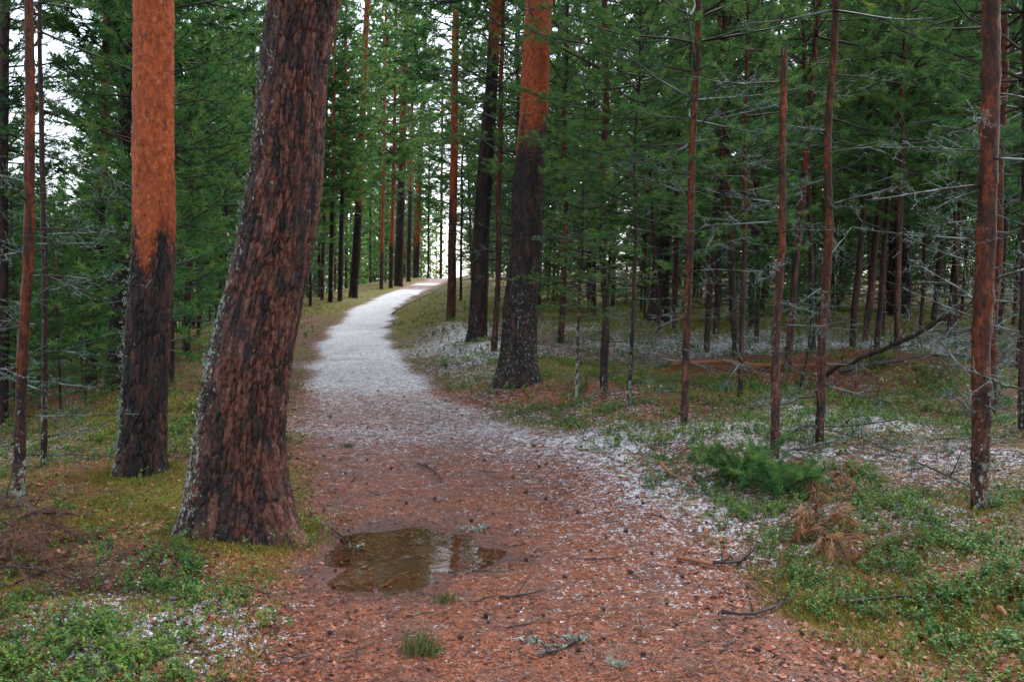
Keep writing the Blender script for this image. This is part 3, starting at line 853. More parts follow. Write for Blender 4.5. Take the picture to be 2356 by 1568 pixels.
def named_tree(name, label, wp, H, kind, seed, zone_row=None, zone_soft=0.5, red=0.0, lich=0.2, lich_h=1.0, plates=None, nseg=14, fine=False, group=None, depth=None,
               crown=True, crown_set=None, dead=0, dead_z=(0.5, 2.6), roots=(), flare=0.3, broken=False, lich_side=None, red_side=None, br=None, csc=1.0, zone_side=0.0, dscale=(0.45, 0.95)):
    rs = np.random.default_rng(seed)
    if depth is None:
        b = hit(wp[0][0], wp[0][1])
    else:
        d = ray_dir(wp[0][0], wp[0][1]); t = depth / d[1]; b = np.array([d[0] * t, depth, 0.0]); b[2] = float(terrain(b[0], b[1]))
    C, Rr = centreline(wp, b[1], b[2], H)
    if depth is not None and C[0, 2] > b[2]:
        sl = (C[1] - C[0]) / max(C[1, 2] - C[0, 2], 0.1)
        foot = C[0] - sl * (C[0, 2] - b[2]); foot[1] = b[1]
        C = np.concatenate([[foot], C]); Rr = np.concatenate([[Rr[0] * 1.08], Rr])
        b = foot.copy()
    zr = None if zone_row is None else z_of_row(zone_row, b[1]) - b[2]
    def zone(A, Z):
        if zr is None: return np.zeros_like(A)
        e = Z - zr + zone_soft * 0.5 * (vn3(np.cos(A) * 1.5, np.sin(A) * 1.5, Z * 1.2, seed + 21) - 0.5) * 2 - zone_side * np.cos(A)
        return sstep(-zone_soft, zone_soft, e)
    def lichf(A, Z):
        v = 0.72 * lich * np.exp(-np.clip(Z, 0, None) / lich_h) + (0.10 if plates else 0.06)
        if lich_side is not None:
            v = v * (0.25 + 1.15 * np.clip(np.cos(A - lich_side), 0, 1))
        return v + 0.25 * (vn3(np.cos(A) * 2, np.sin(A) * 2, Z * 2.5, seed + 31) - 0.5) * min(1, lich * 3)
    def redf(A, Z):
        v = np.full_like(A, red)
        if red_side is not None: v = v * (0.35 + 0.8 * np.clip(0.5 + 0.7 * np.cos(A - red_side), 0, 1))
        return v
    if fine:
        topz = C[-1, 2] - b[2]
        dzf = lambda z: fine if z < topz * 1.1 else 0.25
    else:
        dzf = lambda z: (0.035 if kind == 'under' else 0.10) if z < 4.5 else (0.16 if z < 6 else 0.5)
    if not broken: H = max(H, (C[-1, 2] - b[2]) * 1.2)
    Hh = (C[-1, 2] - b[2]) if broken else H
    me, ax = trunk_mesh(C, Rr, b, Hh, nseg, dzf, seed, plates, zone, lichf, redf, flare, roots, broken)
    root = empty(name, b)
    tag(root, label, 'tree', group)
    obj('trunk', me, M_BARK, root)
    if crown and not broken:
        cs = crown_set or (CR_TALL if kind == 'tall' else CR_NEAR)
        H0 = 18.0 if kind == 'tall' else 8.0
        add_crown(root, ax, cs[int(rs.integers(len(cs)))], H, H0, csc * (H / H0) ** 0.6, rs.uniform(0, 6.28))
    if dead:
        add_branches(root, ax, dead, dead_z[0], min(dead_z[1], Hh * 0.95), rs, br or BR_LICH, *dscale)
    BASES.append((b[0], b[1], Rr[0]))
    return root, ax, b

LEFT, RIGHT, FRONT = math.pi, 0.0, -math.pi / 2

big_root, big_ax, big_b = named_tree('pine_tree', 'huge leaning pine with deeply furrowed dark bark beside the puddle',
    [(560, 1225, 226), (556, 1100, 216), (563, 1000, 202), (577, 900, 196), (592, 800, 191), (604, 700, 186), (619, 600, 180), (635, 500, 175), (653, 400, 168), (666, 300, 164), (677, 200, 162), (687, 100, 163), (699, 0, 168)],
    19, 'tall', 1, red=0.62, red_side=-0.9, lich=0.34, lich_h=6.0, lich_side=LEFT + 0.1, plates=(0.043, 0.125, 0.027), nseg=280, fine=0.0125, flare=0.26,
    roots=[(-0.5, 0.38, 0.24, 0.17), (LEFT + 0.45, 0.5, 0.13, 0.22), (FRONT - 0.2, 0.3, 0.07, 0.15), (2.0, 0.4, 0.1, 0.2)])
red_root, red_ax, red_b = named_tree('pine_tree', 'tall pine with bright orange upper trunk and black lower bark behind the leaning pine',
    [(328, 1085, 108), (333, 1000, 106), (336, 900, 105), (341, 800, 104), (345, 700, 104), (350, 600, 102), (353, 500, 98), (356, 400, 94), (358, 300, 92), (360, 150, 91), (361, 0, 90)],
    18, 'tall', 2, zone_row=565, zone_soft=0.5, zone_side=-0.08, red=0.30, red_side=0.2, lich=0.60, lich_h=2.6, lich_side=LEFT - 0.5, plates=(0.045, 0.15, 0.026), nseg=190, fine=0.014, flare=0.16,
    roots=[(-0.3, 0.35, 0.07, 0.12), (LEFT + 0.4, 0.4, 0.05, 0.15)])
named_tree('pine_tree', 'thick dark pine with orange top standing right of the bend in the path',
    [(1192, 880, 92), (1196, 800, 84), (1203, 650, 78), (1212, 500, 75), (1220, 400, 72), (1229, 250, 68), (1236, 120, 65), (1241, 0, 62)],
    18, 'tall', 3, zone_row=300, zone_soft=0.9, zone_side=0.25, red=0.10, lich=0.30, lich_h=3.0, plates=(0.055, 0.12, 0.020), nseg=150, fine=0.022, flare=0.30, roots=[(LEFT + 0.3, 0.4, 0.1, 0.2), (-0.4, 0.4, 0.05, 0.2)], dead=5, dead_z=(1.5, 4.5), br=BR_BARE)
named_tree('pine_tree', 'dark rough pine just left of the thick orange-topped pine on the bank',
    [(1097, 778, 46), (1103, 650, 41), (1110, 500, 38), (1118, 350, 36), (1132, 180, 34), (1142, 0, 33)],
    17, 'tall', 4, zone_row=120, zone_soft=0.8, red=0.15, lich=0.25, lich_h=2.5, plates=(0.06, 0.14, 0.018), nseg=90, fine=0.04, flare=0.3, dead=5, dead_z=(1.2, 5), br=BR_BARE)
named_tree('pine_tree', 'slender red-brown pine at the right edge of the path where it climbs',
    [(1037, 736, 25), (1040, 600, 23), (1044, 400, 22), (1047, 200, 20), (1049, 0, 18)],
    16, 'tall', 5, zone_row=470, zone_soft=1.6, red=0.8, lich=0.3, lich_h=1.2, plates=(0.06, 0.16, 0.012), nseg=60, fine=0.06, flare=0.3)
named_tree('pine_tree', 'black-trunked pine at the slope edge, partly hidden behind the orange-trunked pine',
    [(262, 897, 46), (268, 800, 41), (275, 650, 37), (282, 450, 34), (290, 200, 31), (296, 0, 29)],
    16, 'tall', 6, red=0.05, lich=0.35, lich_h=2.5, lich_side=LEFT, plates=(0.06, 0.14, 0.016), nseg=80, fine=0.04, flare=0.3, dead=5, dead_z=(1, 4))
named_tree('pine_tree', 'dark pine turning orange high up at the edge of the left slope',
    [(208, 882, 33), (217, 750, 30), (226, 600, 27), (234, 450, 25), (240, 300, 23), (248, 0, 20)],
    15, 'tall', 7, zone_row=400, zone_soft=0.8, red=0.05, lich=0.15, plates=(0.06, 0.14, 0.014), nseg=70, fine=0.05, flare=0.3, dead=6, dead_z=(1, 4))
named_tree('pine_tree', 'stout dark pine with spreading foot deep among the thin stems on the right',
    [(1513, 738, 50), (1518, 650, 42), (1530, 500, 38), (1545, 300, 34), (1560, 0, 30)],
    18, 'tall', 8, zone_row=30, zone_soft=1.5, red=0.25, lich=0.2, plates=(0.07, 0.18, 0.02), nseg=80, fine=0.06, flare=0.4, dead=8, dead_z=(0.4, 5))
named_tree('pine_tree', 'dark stout pine in the shade behind the propped dead trunk',
    [(2070, 728, 48), (2074, 600, 44), (2080, 400, 40), (2088, 0, 36)],
    17, 'tall', 9, red=0.1, lich=0.2, plates=(0.07, 0.18, 0.02), nseg=60, fine=0.08, flare=0.35, dead=8, dead_z=(0.4, 5), depth=24)
# thin pines
thin = [
    ('slim red-brown pine at the far left, its foot furred with lichen', [(42, 1142, 33), (50, 950, 28), (57, 700, 26), (65, 350, 25), (72, 0, 23)], 9.5, 11, dict(zone_row=880, zone_soft=0.45, lich=0.65, lich_h=0.5, red=0.5, dead=12, dead_z=(0.2, 2.2), crown_set='sap')),
    ('very thin dark pine stem next to the slim red-brown pine on the left slope', [(101, 1070, 16), (100, 800, 15), (96, 500, 14), (96, 200, 12), (98, 0, 10)], 7.5, 12, dict(red=0.35, lich=0.5, lich_h=1.2, dead=14, dead_z=(0.2, 2.8), crown_set='sap')),
    ('thin pine stem standing right behind the orange-trunked pine', [(428, 822, 19), (433, 700, 17), (437, 560, 14), (441, 300, 12), (444, 0, 10)], 9, 13, dict(zone_row=690, lich=0.4, red=0.4, dead=9, dead_z=(0.4, 3.5))),
    ('thin rusty pine stem seen close to the left flank of the huge leaning pine', [(500, 795, 15), (505, 650, 14), (509, 450, 12), (512, 0, 9)], 9, 14, dict(zone_row=640, lich=0.35, red=0.5, dead=8, dead_z=(0.4, 3.5))),
    ('thin brown pine leaning beside the thick orange-topped pine', [(1136, 808, 16), (1143, 650, 15), (1149, 400, 13), (1155, 0, 11)], 10, 15, dict(zone_row=500, zone_soft=1.5, lich=0.3, red=0.6, dead=7, dead_z=(0.5, 3.2))),
    ('thin pine with rusty mid-stem right of the thick orange-topped pine', [(1290, 788, 17), (1296, 650, 16), (1299, 450, 13), (1303, 0, 9)], 8, 16, dict(zone_row=640, zone_soft=0.6, lich=0.35, red=0.5, dead=12, dead_z=(0.3, 3.0))),
    ('spindly grey sapling stem between two thin pines near the needle mound', [(1326, 922, 9), (1332, 780, 8), (1338, 600, 7), (1341, 420, 5)], 3.6, 17, dict(lich=0.8, lich_h=2.0, red=0.4, dead=12, dead_z=(0.2, 2.8), dscale=(0.25, 0.5))),
    ('dark slim pine furred with lichen, right of the needle mound', [(1390, 906, 23), (1391, 750, 20), (1391, 500, 18), (1391, 250, 17), (1392, 0, 15)], 8.5, 18, dict(zone_row=420, zone_soft=1.0, lich=0.5, lich_h=0.8, red=0.25, dead=18, dead_z=(0.2, 3.0))),
    ('spindly dark sapling just right of the lichen-furred slim pine', [(1446, 934, 11), (1454, 750, 10), (1461, 500, 9), (1468, 150, 7)], 5.8, 19, dict(lich=0.6, lich_h=1.0, red=0.2, dead=14, dead_z=(0.2, 2.6), dscale=(0.3, 0.7))),
    ('slim bright rust-coloured pine leaning right amid the sapling stand', [(1573, 978, 20), (1579, 800, 19), (1585, 600, 18), (1594, 300, 17), (1603, 0, 15)], 8.5, 20, dict(zone_row=770, zone_soft=0.5, lich=0.35, lich_h=0.5, red=0.7, dead=18, dead_z=(0.3, 3.2))),
    ('thin pine stem standing between the rust-coloured pine and the broken-topped pine', [(1702, 912, 14), (1706, 700, 13), (1711, 480, 12), (1717, 200, 9)], 6.8, 21, dict(zone_row=560, lich=0.3, red=0.45, dead=16, dead_z=(0.2, 3.2))),
    ('short thin dark pine stem behind the thin pine beside the broken-topped one', [(1740, 786, 12), (1743, 650, 11), (1747, 450, 10), (1750, 200, 8)], 8, 22, dict(lich=0.4, red=0.3, dead=9, dead_z=(0.3, 3.2))),
    ('slim dark red pine stem right of the broken-topped pine', [(1885, 1017, 24), (1891, 850, 23), (1899, 650, 22), (1910, 300, 19), (1920, 0, 16)], 8.0, 24, dict(zone_row=690, zone_soft=0.9, lich=0.25, lich_h=0.4, red=0.8, dead=15, dead_z=(0.3, 3.3), crown_set='sap')),
    ('lichen-hung pine with rusty trunk near the right edge', [(2252, 1172, 36), (2262, 950, 40), (2266, 700, 42), (2272, 350, 40), (2277, 0, 36)], 9.5, 25, dict(zone_row=900, zone_soft=0.8, lich=0.6, lich_h=0.5, red=0.8, dead=24, dead_z=(0.1, 2.6), crown_set='sap')),
    ('rusty pine standing close behind the lichen-hung pine', [(2284, 960, 22), (2290, 700, 22), (2300, 400, 22), (2310, 0, 20)], 9, 26, dict(zone_row=800, zone_soft=0.8, lich=0.4, red=0.8, dead=18, dead_z=(0.2, 3.0))),
    ('dark pine stem cut by the right border of the picture', [(2352, 985, 20), (2353, 700, 20), (2354, 300, 18), (2356, 0, 16)], 9, 27, dict(lich=0.5, red=0.2, dead=20, dead_z=(0.2, 3.0))),
    ('dark pine stem cut by the left border of the picture', [(4, 900, 34), (5, 600, 30), (8, 300, 27), (10, 0, 25)], 9, 28, dict(lich=0.3, red=0.2, dead=10, dead_z=(0.5, 4.0), depth=12.0)),
    ('thin dark stem leaning against the slim dark red pine', [(1838, 905, 9), (1862, 800, 8), (1885, 650, 6)], 3.0, 29, dict(lich=0.5, red=0.1, dead=8, dead_z=(0.3, 2.0), dscale=(0.3, 0.6), crown=False)),
]
for lab, wp, H, sd, kw in thin:
    cs = kw.pop('crown_set', None)
    named_tree('pine_tree', lab, wp, H, 'under', sd, crown_set=CR_SAP if cs == 'sap' else None, flare=0.25, nseg=16, **kw)
named_tree('pine_tree', 'slim pine with a snapped-off splintered top', [(1782, 1052, 25), (1788, 850, 22), (1795, 600, 20), (1803, 300, 18), (1808, 125, 17)], 4, 'under', 23,
           zone_row=700, zone_soft=0.9, lich=0.4, lich_h=0.6, red=0.8, nseg=16, dead=16, dead_z=(0.3, 3.5), broken=True)
# trees along the climbing path
alley = [
    ('leaning two-toned pine left of the climbing path', [(812, 684, 24), (822, 550, 22), (832, 300, 19), (846, 0, 15)], 17, 31, dict(zone_row=470, red=0.3)),
    ('tall straight pine, black below and orange above, left of the climbing path', [(917, 658, 24), (921, 500, 23), (929, 250, 20), (936, 0, 17)], 19, 32, dict(zone_row=380, zone_soft=2.0, red=0.1)),
    ('glowing orange pine where the path reaches the crest', [(957, 638, 16), (962, 500, 15), (970, 300, 13), (979, 80, 10)], 18, 33, dict(zone_row=560, zone_soft=1.0, red=0.3)),
    ('slender distant pine on the crest, right of the orange pine', [(1014, 633, 8), (1016, 450, 7), (1018, 200, 6)], 16, 34, dict(zone_row=500, red=0.5)),
    ('thin rusty pine left of the black and orange pine', [(877, 664, 10), (880, 500, 9), (884, 300, 8), (888, 0, 6)], 14, 35, dict(zone_row=580, red=0.6)),
    ('dark thin pine, third from the leaning pine beside the climbing path', [(782, 692, 13), (786, 500, 12), (791, 350, 10), (796, 100, 8)], 12, 36, dict(zone_row=430, red=0.3)),
    ('dark thin pine, second from the leaning pine beside the climbing path', [(760, 694, 13), (764, 500, 12), (768, 300, 10), (772, 0, 8)], 13, 37, dict(zone_row=450, red=0.2)),
    ('rusty thin pine, first to the right of the huge leaning pine', [(741, 690, 9), (746, 500, 9), (751, 300, 7), (756, 0, 6)], 12, 38, dict(zone_row=560, red=0.6)),
    ('rusty thin pine right behind the black and orange pine', [(899, 662, 11), (903, 500, 11), (908, 300, 9), (912, 0, 8)], 15, 39, dict(zone_row=560, red=0.5)),
    ('dark pine pressed against the orange pine at the crest', [(940, 648, 12), (943, 500, 11), (947, 300, 9), (951, 0, 8)], 16, 40, dict(zone_row=430, red=0.4)),
    ('far dark stem at the end of the path', [(985, 634, 6), (986, 500, 5), (988, 300, 5)], 14, 42, dict(zone_row=450, red=0.3)),
    ('thin dark stem between the slender red-brown pine and the dark rough pine', [(1060, 690, 7), (1062, 500, 6), (1065, 300, 5)], 10, 43, dict(red=0.3)),
]
for lab, wp, H, sd, kw in alley:
    named_tree('pine_tree', lab, wp, H, 'tall', sd, plates=None, nseg=14, lich=0.2, flare=0.25, dead=3, dead_z=(1, 5), br=BR_BARE, csc=0.9, **kw)

# ------------------------------------------------------------------ the crowd of pines behind
def simple_tree(x, y, H, r, crown, H0, csc, seed, label, group, zonef, red, lich=0.2, lean=0.03):
    rs = np.random.default_rng(seed)
    b = np.array([x, y, float(terrain(x, y))])
    lx, ly = rs.normal(0.015, lean), rs.normal(0, lean)
    zz = np.array([0, H * 0.35, H * 0.7])
    C = np.stack([b[0] + lx * zz, b[1] + ly * zz, b[2] + zz], 1)
    Rr = np.array([r, r * 0.8, r * 0.5])
    def zone(A, Z): return sstep(-0.9, 0.9, Z - zonef * H + 0.8 * (vn2(A * 2, Z, seed) - 0.5))
    def lichf(A, Z): return lich * np.exp(-np.clip(Z, 0, None) / 1.2)
    def redf(A, Z): return np.full_like(A, red)
    me, ax = trunk_mesh(C, Rr, b, H, 8, lambda z: 0.25 if z < 0.6 else 0.7, seed, None, zone, lichf, redf, 0.3)
    root = empty('pine_tree', b)
    if len(label.split()) < 3: label = crowd_label(x, y, label, 'rusty' if red > 0.45 else 'dark')
    tag(root, label, 'tree', group)
    obj('trunk', me, M_BARK, root)
    add_crown(root, ax, crown, H, H0, csc, rs.uniform(0, 6.28))
    BASES.append((x, y, r))

def free(x, y, gap):
    for (bx, by, br_) in BASES:
        if (bx - x) ** 2 + (by - y) ** 2 < gap * gap: return False
    return True

rt = np.random.default_rng(77)
def in_gap(x, y):
    a = x / y
    return -0.56 < a < -0.425

MARKS = [(-400, 'left border'), (60, 'slim red-brown pine'), (352, 'orange-trunked pine'), (650, 'huge leaning pine'), (925, 'climbing path'), (1045, 'slender red-brown pine'), (1215, 'thick orange-topped pine'),
         (1392, 'lichen-furred slim pine'), (1590, 'rust-coloured pine'), (1797, 'broken-topped pine'), (2266, 'lichen-hung pine'), (2700, 'right border')]
def crowd_label(x, y, kind, tone):
    col = 1178 + FOC * x / y
    k = max(i for i, m in enumerate(MARKS[:-1]) if col >= m[0] or i == 0)
    rank = 'nearby' if y < 18 else ('mid-distance' if y < 32 else 'far')
    return f'{kind} {tone} pine, {rank}, between the {MARKS[k][1]} and the {MARKS[k + 1][1]}'.replace('and the left', 'and left')
G_R = ('thin', 'thin pines crowding the flat ground right of the path')
G_S = ('low bushy', 'low young pines between the stems right of the path')
G_L = ('slope-grown', 'thin pines on the slope left of the path')
G_F = ('tall', 'tall pines far back in the forest')
G_C = ('tall hazy', 'distant pines beyond the crest')
cnt = 0
def fill(n, ys, amin, amax, fn, gap, tries=40):
    global cnt
    for _ in range(n):
        for _t in range(tries):
            y = math.sqrt(rt.uniform(ys[0] ** 2, ys[1] ** 2)); a = rt.uniform(amin, amax)
            x = a * y; s = x - float(path_x(y))
            if abs(s) < (2.3 if y < 40 else 3.0) or not free(x, y, gap): continue
            if fn(x, y, s): cnt += 1; break

def f_right(x, y, s):
    if s < 2.0: return False
    if s < 6 and y < 24: return False
    H = rt.uniform(7.0, 12.0) * (1 + 0.008 * y)
    far = y > 19
    cr = CR_MID[int(rt.integers(5))] if far else CR_NEAR[int(rt.integers(4))]
    simple_tree(x, y, H, rt.uniform(0.035, 0.075), cr, 8.0, rt.uniform(0.85, 1.25) * (H / 8) ** 0.6, int(rt.integers(1e6)), *G_R, rt.uniform(0.15, 0.5), rt.uniform(0.1, 0.8), 0.4)
    return True
def f_small(x, y, s):
    if s < 3.2 or (y < 22 and s < 6.5): return False
    H = rt.uniform(1.8, 4.8)
    simple_tree(x, y, H, 0.012 + 0.006 * H, CR_LOW[int(rt.integers(3))], 8.0, rt.uniform(0.75, 1.0) * (H / 5) ** 0.4, int(rt.integers(1e6)), *G_S, 0.4, 0.3, 0.4)
    return True
def f_rlow(x, y, s):
    if s < 3.0: return False
    H = rt.uniform(6.0, 12.0); cr = CR_LOW if rt.uniform() < 0.6 else CR_MID
    simple_tree(x, y, H, rt.uniform(0.04, 0.08), cr[int(rt.integers(3))], 8.0, rt.uniform(0.9, 1.3) * (H / 8) ** 0.6, int(rt.integers(1e6)), *G_R, rt.uniform(0.15, 0.5), rt.uniform(0.1, 0.8), 0.4)
    return True
def f_side(x, y, s):
    if not (-9 < s < -2.8 or 2.6 < s < 8): return False
    H = rt.uniform(7.0, 12.0); cr = CR_LOW if rt.uniform() < 0.35 else CR_MID
    simple_tree(x, y, H, rt.uniform(0.04, 0.08), cr[int(rt.integers(3))], 8.0, rt.uniform(0.85, 1.15) * (H / 8) ** 0.6, int(rt.integers(1e6)), *(G_L if s < 0 else G_R), rt.uniform(0.15, 0.5), rt.uniform(0.1, 0.8), 0.4)
    return True
fill(30, (24, 66), -0.32, 0.10, f_side, 1.6, 200)
fill(30, (13.5, 20), 0.06, 0.62, f_right, 1.2)
fill(46, (18, 36), -0.02, 0.60, f_right, 1.4)
fill(22, (34, 64), -0.04, 0.58, f_rlow, 1.8)
fill(32, (15, 40), -0.01, 0.60, f_small, 1.0, 120)

def f_left(x, y, s):
    if s > -2.6: return False
    if y < 15 and x / y > -0.30: return False
    H = rt.uniform(7.5, 13.0)
    z = float(terrain(x, y))
    if in_gap(x, y):
        H = min(H, CAM_Z + 0.115 * y - z - rt.uniform(0, 1.0))
        if H < 1.2: return False
    if s > -4.5 and y < 30 and x / y > -0.26: return False
    cr = (CR_LOW if rt.uniform() < 0.6 else CR_MID)
    simple_tree(x, y, H, rt.uniform(0.03, 0.07) * min(1, H / 6), cr[int(rt.integers(len(cr)))], 8.0, rt.uniform(0.85, 1.2) * (H / 8) ** 0.6, int(rt.integers(1e6)), *G_L, rt.uniform(0.2, 0.6), rt.uniform(0.1, 0.6), 0.3)
    return True
fill(22, (11, 20), -0.66, -0.24, f_left, 1.0)
fill(40, (18, 36), -0.64, -0.16, f_left, 1.3)
fill(20, (34, 64), -0.62, -0.12, f_left, 1.6)

def f_tall(x, y, s):
    if abs(s) < 3.2: return False
    if in_gap(x, y): return False
    H = rt.uniform(14, 20)
    simple_tree(x, y, H, rt.uniform(0.10, 0.17), CR_TALL[int(rt.integers(3))], 18.0, rt.uniform(0.85, 1.15), int(rt.integers(1e6)), *G_F, rt.uniform(0.25, 0.45), rt.uniform(0.1, 0.7), 0.2, 0.012)
    return True
fill(13, (26, 50), -0.62, 0.62, f_tall, 2.4)
fill(12, (48, 76), -0.62, 0.62, f_tall, 2.8)

def f_crest(x, y, s):
    H = rt.uniform(11, 17)
    simple_tree(x, y, H, rt.uniform(0.08, 0.13), CR_LOW[int(rt.integers(3))], 8.0, rt.uniform(0.9, 1.2), int(rt.integers(1e6)), *G_C, rt.uniform(0.25, 0.45), rt.uniform(0.2, 0.6), 0.2, 0.012)
    return True
fill(12, (86, 118), -0.125, -0.03, f_crest, 2.2)
# the far wood, one mass
def distant_forest():
    rs = np.random.default_rng(600); acc = Acc(); n = 0
    while n < 235:
        y = math.sqrt(rs.uniform(72 ** 2, 150 ** 2)); a = rs.uniform(-0.72, 0.72) if n < 190 else rs.uniform(-0.60, -0.02)
        x = a * y; s = x - float(path_x(min(y, 110)))
        if -0.13 < a < -0.015 and not (y > 90 and rs.uniform() < 0.8): continue
        if abs(s) < 4: continue
        H = rs.uniform(13, 20); b = np.array([x, y, float(terrain(x, y))])
        if in_gap(x, y): H = min(H, CAM_Z + 0.115 * y - b[2])
        if H < 3: continue
        n += 1
        acc.tube(b + np.array([[0, 0, -0.3], [0.05, 0, H * 0.5], [0.1, 0, H]]), [rs.uniform(0.09, 0.16), 0.08, 0.02], 5, cap=False, wood=1.0, lich=0.0)
        m = int(20 * H); t = rs.uniform(0.03, 1, m) ** 0.9; az = rs.uniform(0, 6.283, m)
        rad = 2.3 * np.sqrt(rs.uniform(0, 1, m)) * np.minimum(1, (1.05 - t) * 2.2)
        P = b + np.stack([rad * np.cos(az), rad * np.sin(az), t * H], 1)
        D = np.stack([np.cos(az), np.sin(az), rs.uniform(-0.2, 0.6, m)], 1)
        needles(acc, P, D, 6, 0.44, 0.20, 1.0, rs, along=0.4)
    tag(obj('distant_forest', acc.mesh('distant_forest', False), M_CROWN), 'hazy mass of pines filling the far background', 'forest', kind='stuff')
distant_forest()
# ------------------------------------------------------------------ ground cover that nobody could count
rg = np.random.default_rng(5)
def scatter(n, y0, y1, dens, amax=0.64, power=1.0):
    """n points, thinned by dens(x, y), thinner with distance"""
    out = []
    have = 0
    for _ in range(30):
        m = n * 3
        u = rg.uniform(size=m)
        y = y0 * (y1 / y0) ** u if power == 1.0 else (y0 ** power + u * (y1 ** power - y0 ** power)) ** (1 / power)
        x = rg.uniform(-amax, amax, m) * y
        k = rg.uniform(size=m) < dens(x, y)
        out.append(np.stack([x[k], y[k]], 1)); have += k.sum()
        if have >= n: break
    p = np.concatenate(out)[:n]
    ok = np.ones(len(p), bool)
    for (bx, by, br_) in BASES:
        if by < y1 + 1 and by > y0 - 1 and br_ > 0.05:
            ok &= np.hypot(p[:, 0] - bx, p[:, 1] - by) > br_ * 1.05
    p = p[ok]
    return np.concatenate([p, terrain(p[:, 0], p[:, 1])[:, None]], 1)

def not_puddle(x, y):
    d = 0
    for (cx, cy_, rx, ry) in PUDDLE:
        d = np.maximum(d, np.exp(-(((x - cx) / rx) ** 2 + ((y - cy_) / ry) ** 2)))
    return (d < 0.32).astype(float)

def sprigs(acc, P, hgt, nl, leaf, rs):
    n = len(P)
    lean = rs.normal(0, 0.35, (n, 2))
    H = hgt * rs.uniform(0.35, 1.15, n) * (1 + 0.9 * (rs.uniform(size=n) < 0.10))
    tone = np.clip(0.15 + 0.75 * fbm2(P[:, 0] * 1.3, P[:, 1] * 1.3, 71, 3) + rs.normal(0, 0.16, n), 0, 1)
    # stems
    top = P + np.stack([lean[:, 0] * H, lean[:, 1] * H, H], 1)
    w = np.array([0.0015, 0, 0])
    acc.add(np.stack([P - w, P + w, top], 1).reshape(-1, 3), np.arange(3 * n).reshape(-1, 3), rnd=0.05)
    m = n * nl
    t = np.tile((np.arange(nl) + 0.6) / nl, n) * 0.85 + 0.15
    Pb = np.repeat(P, nl, 0); Tb = np.repeat(top, nl, 0)
    c = Pb * (1 - t)[:, None] + Tb * t[:, None]
    az = rs.uniform(0, 6.283, m); el = rs.uniform(-0.2, 0.9, m)
    d = np.stack([np.cos(az) * np.cos(el), np.sin(az) * np.cos(el), np.sin(el)], 1)
    sd = unit(np.cross(d, np.array([0, 0, 1.0]) + rs.normal(0, 0.35, (m, 3))))
    L = leaf * rs.uniform(0.7, 1.3, m)
    v = np.stack([c, c + d * (L * 0.5)[:, None] + sd * (L * 0.28)[:, None], c + d * L[:, None], c + d * (L * 0.5)[:, None] - sd * (L * 0.28)[:, None]], 1).reshape(-1, 3)
    q = np.arange(m)[:, None] * 4
    acc.add(v, np.concatenate([q + [0, 1, 2], q + [0, 2, 3]]), rnd=np.repeat(np.where(rs.uniform(size=m) < 0.07, rs.uniform(0.93, 1.0, m), np.clip(np.repeat(tone, nl) + rs.normal(0, 0.12, m), 0, 0.88)), 4))

def clump(P, k, rad):
    n = len(P); m = rg.poisson(k, n) + 2
    Q = np.repeat(P, m, 0); rr = np.repeat(rad * rg.uniform(0.4, 1.4, n), m)
    Q[:, :2] += rg.normal(0, 1, (len(Q), 2)) * rr[:, None] * 0.6
    Q = Q[np.abs(Q[:, 0] - path_x(Q[:, 1])) > path_w(Q[:, 1]) * 0.85]
    Q[:, 2] = terrain(Q[:, 0], Q[:, 1])
    return Q
acc = Acc()
sprigs(acc, clump(scatter(560, 3.0, 8.5, veg_density), 7, 0.085), 0.070, 13, 0.018, rg)
sprigs(acc, scatter(1500, 3.0, 8.5, lambda x, y: np.clip(veg_density(x, y) + 0.1, 0, 1) * (np.abs(x - path_x(y)) > path_w(y) + 0.1)), 0.06, 9, 0.017, rg)
sprigs(acc, clump(scatter(1500, 8.0, 18, lambda x, y: np.clip(veg_density(x, y) + 0.12 * (np.abs(x - path_x(y)) > 1.5), 0, 1)), 6, 0.15), 0.08, 9, 0.028, rg)
sprigs(acc, scatter(6000, 16, 45, lambda x, y: np.clip(veg_density(x, y) + 0.25 * (np.abs(x - path_x(y)) > 1.6), 0, 1)), 0.12, 9, 0.05, rg)
for (b_, r_, n_) in ((big_b, 0.36, 60), (red_b, 0.24, 26)):
    a_ = rg.uniform(0, 6.283, n_); q_ = r_ + np.abs(rg.normal(0, 0.12, n_)); x_, y_ = b_[0] + q_ * np.cos(a_), b_[1] + q_ * np.sin(a_)
    sprigs(acc, np.stack([x_, y_, terrain(x_, y_)], 1), 0.09, 14, 0.018, rg)
tag(obj('lingonberry', acc.mesh('lingonberry', False), M_LEAF), 'low green lingonberry sprigs covering the forest floor', 'ground cover', kind='stuff')

def blades(acc, P, hgt, wid, rs, k, spread=0.5, rnd=None):
    n = len(P); m = n * k
    b = np.repeat(P, k, 0) + np.concatenate([rs.normal(0, wid * 5, (m, 2)), np.zeros((m, 1))], 1)
    d = unit(np.concatenate([rs.normal(0, spread, (m, 2)), np.ones((m, 1))], 1))
    H = hgt * rs.uniform(0.5, 1.3, m)
    az = rs.uniform(0, 6.283, m); sd = np.stack([np.cos(az), np.sin(az), 0 * az], 1) * (wid / 2)
    v = np.stack([b - sd, b + sd, b + d * H[:, None]], 1).reshape(-1, 3)
    r = rs.uniform(0, 1, n) if rnd is None else rnd
    acc.add(v, np.arange(3 * m).reshape(-1, 3), rnd=np.repeat(np.clip(np.repeat(r, k) + rs.normal(0, 0.15, m), 0, 1), 3))

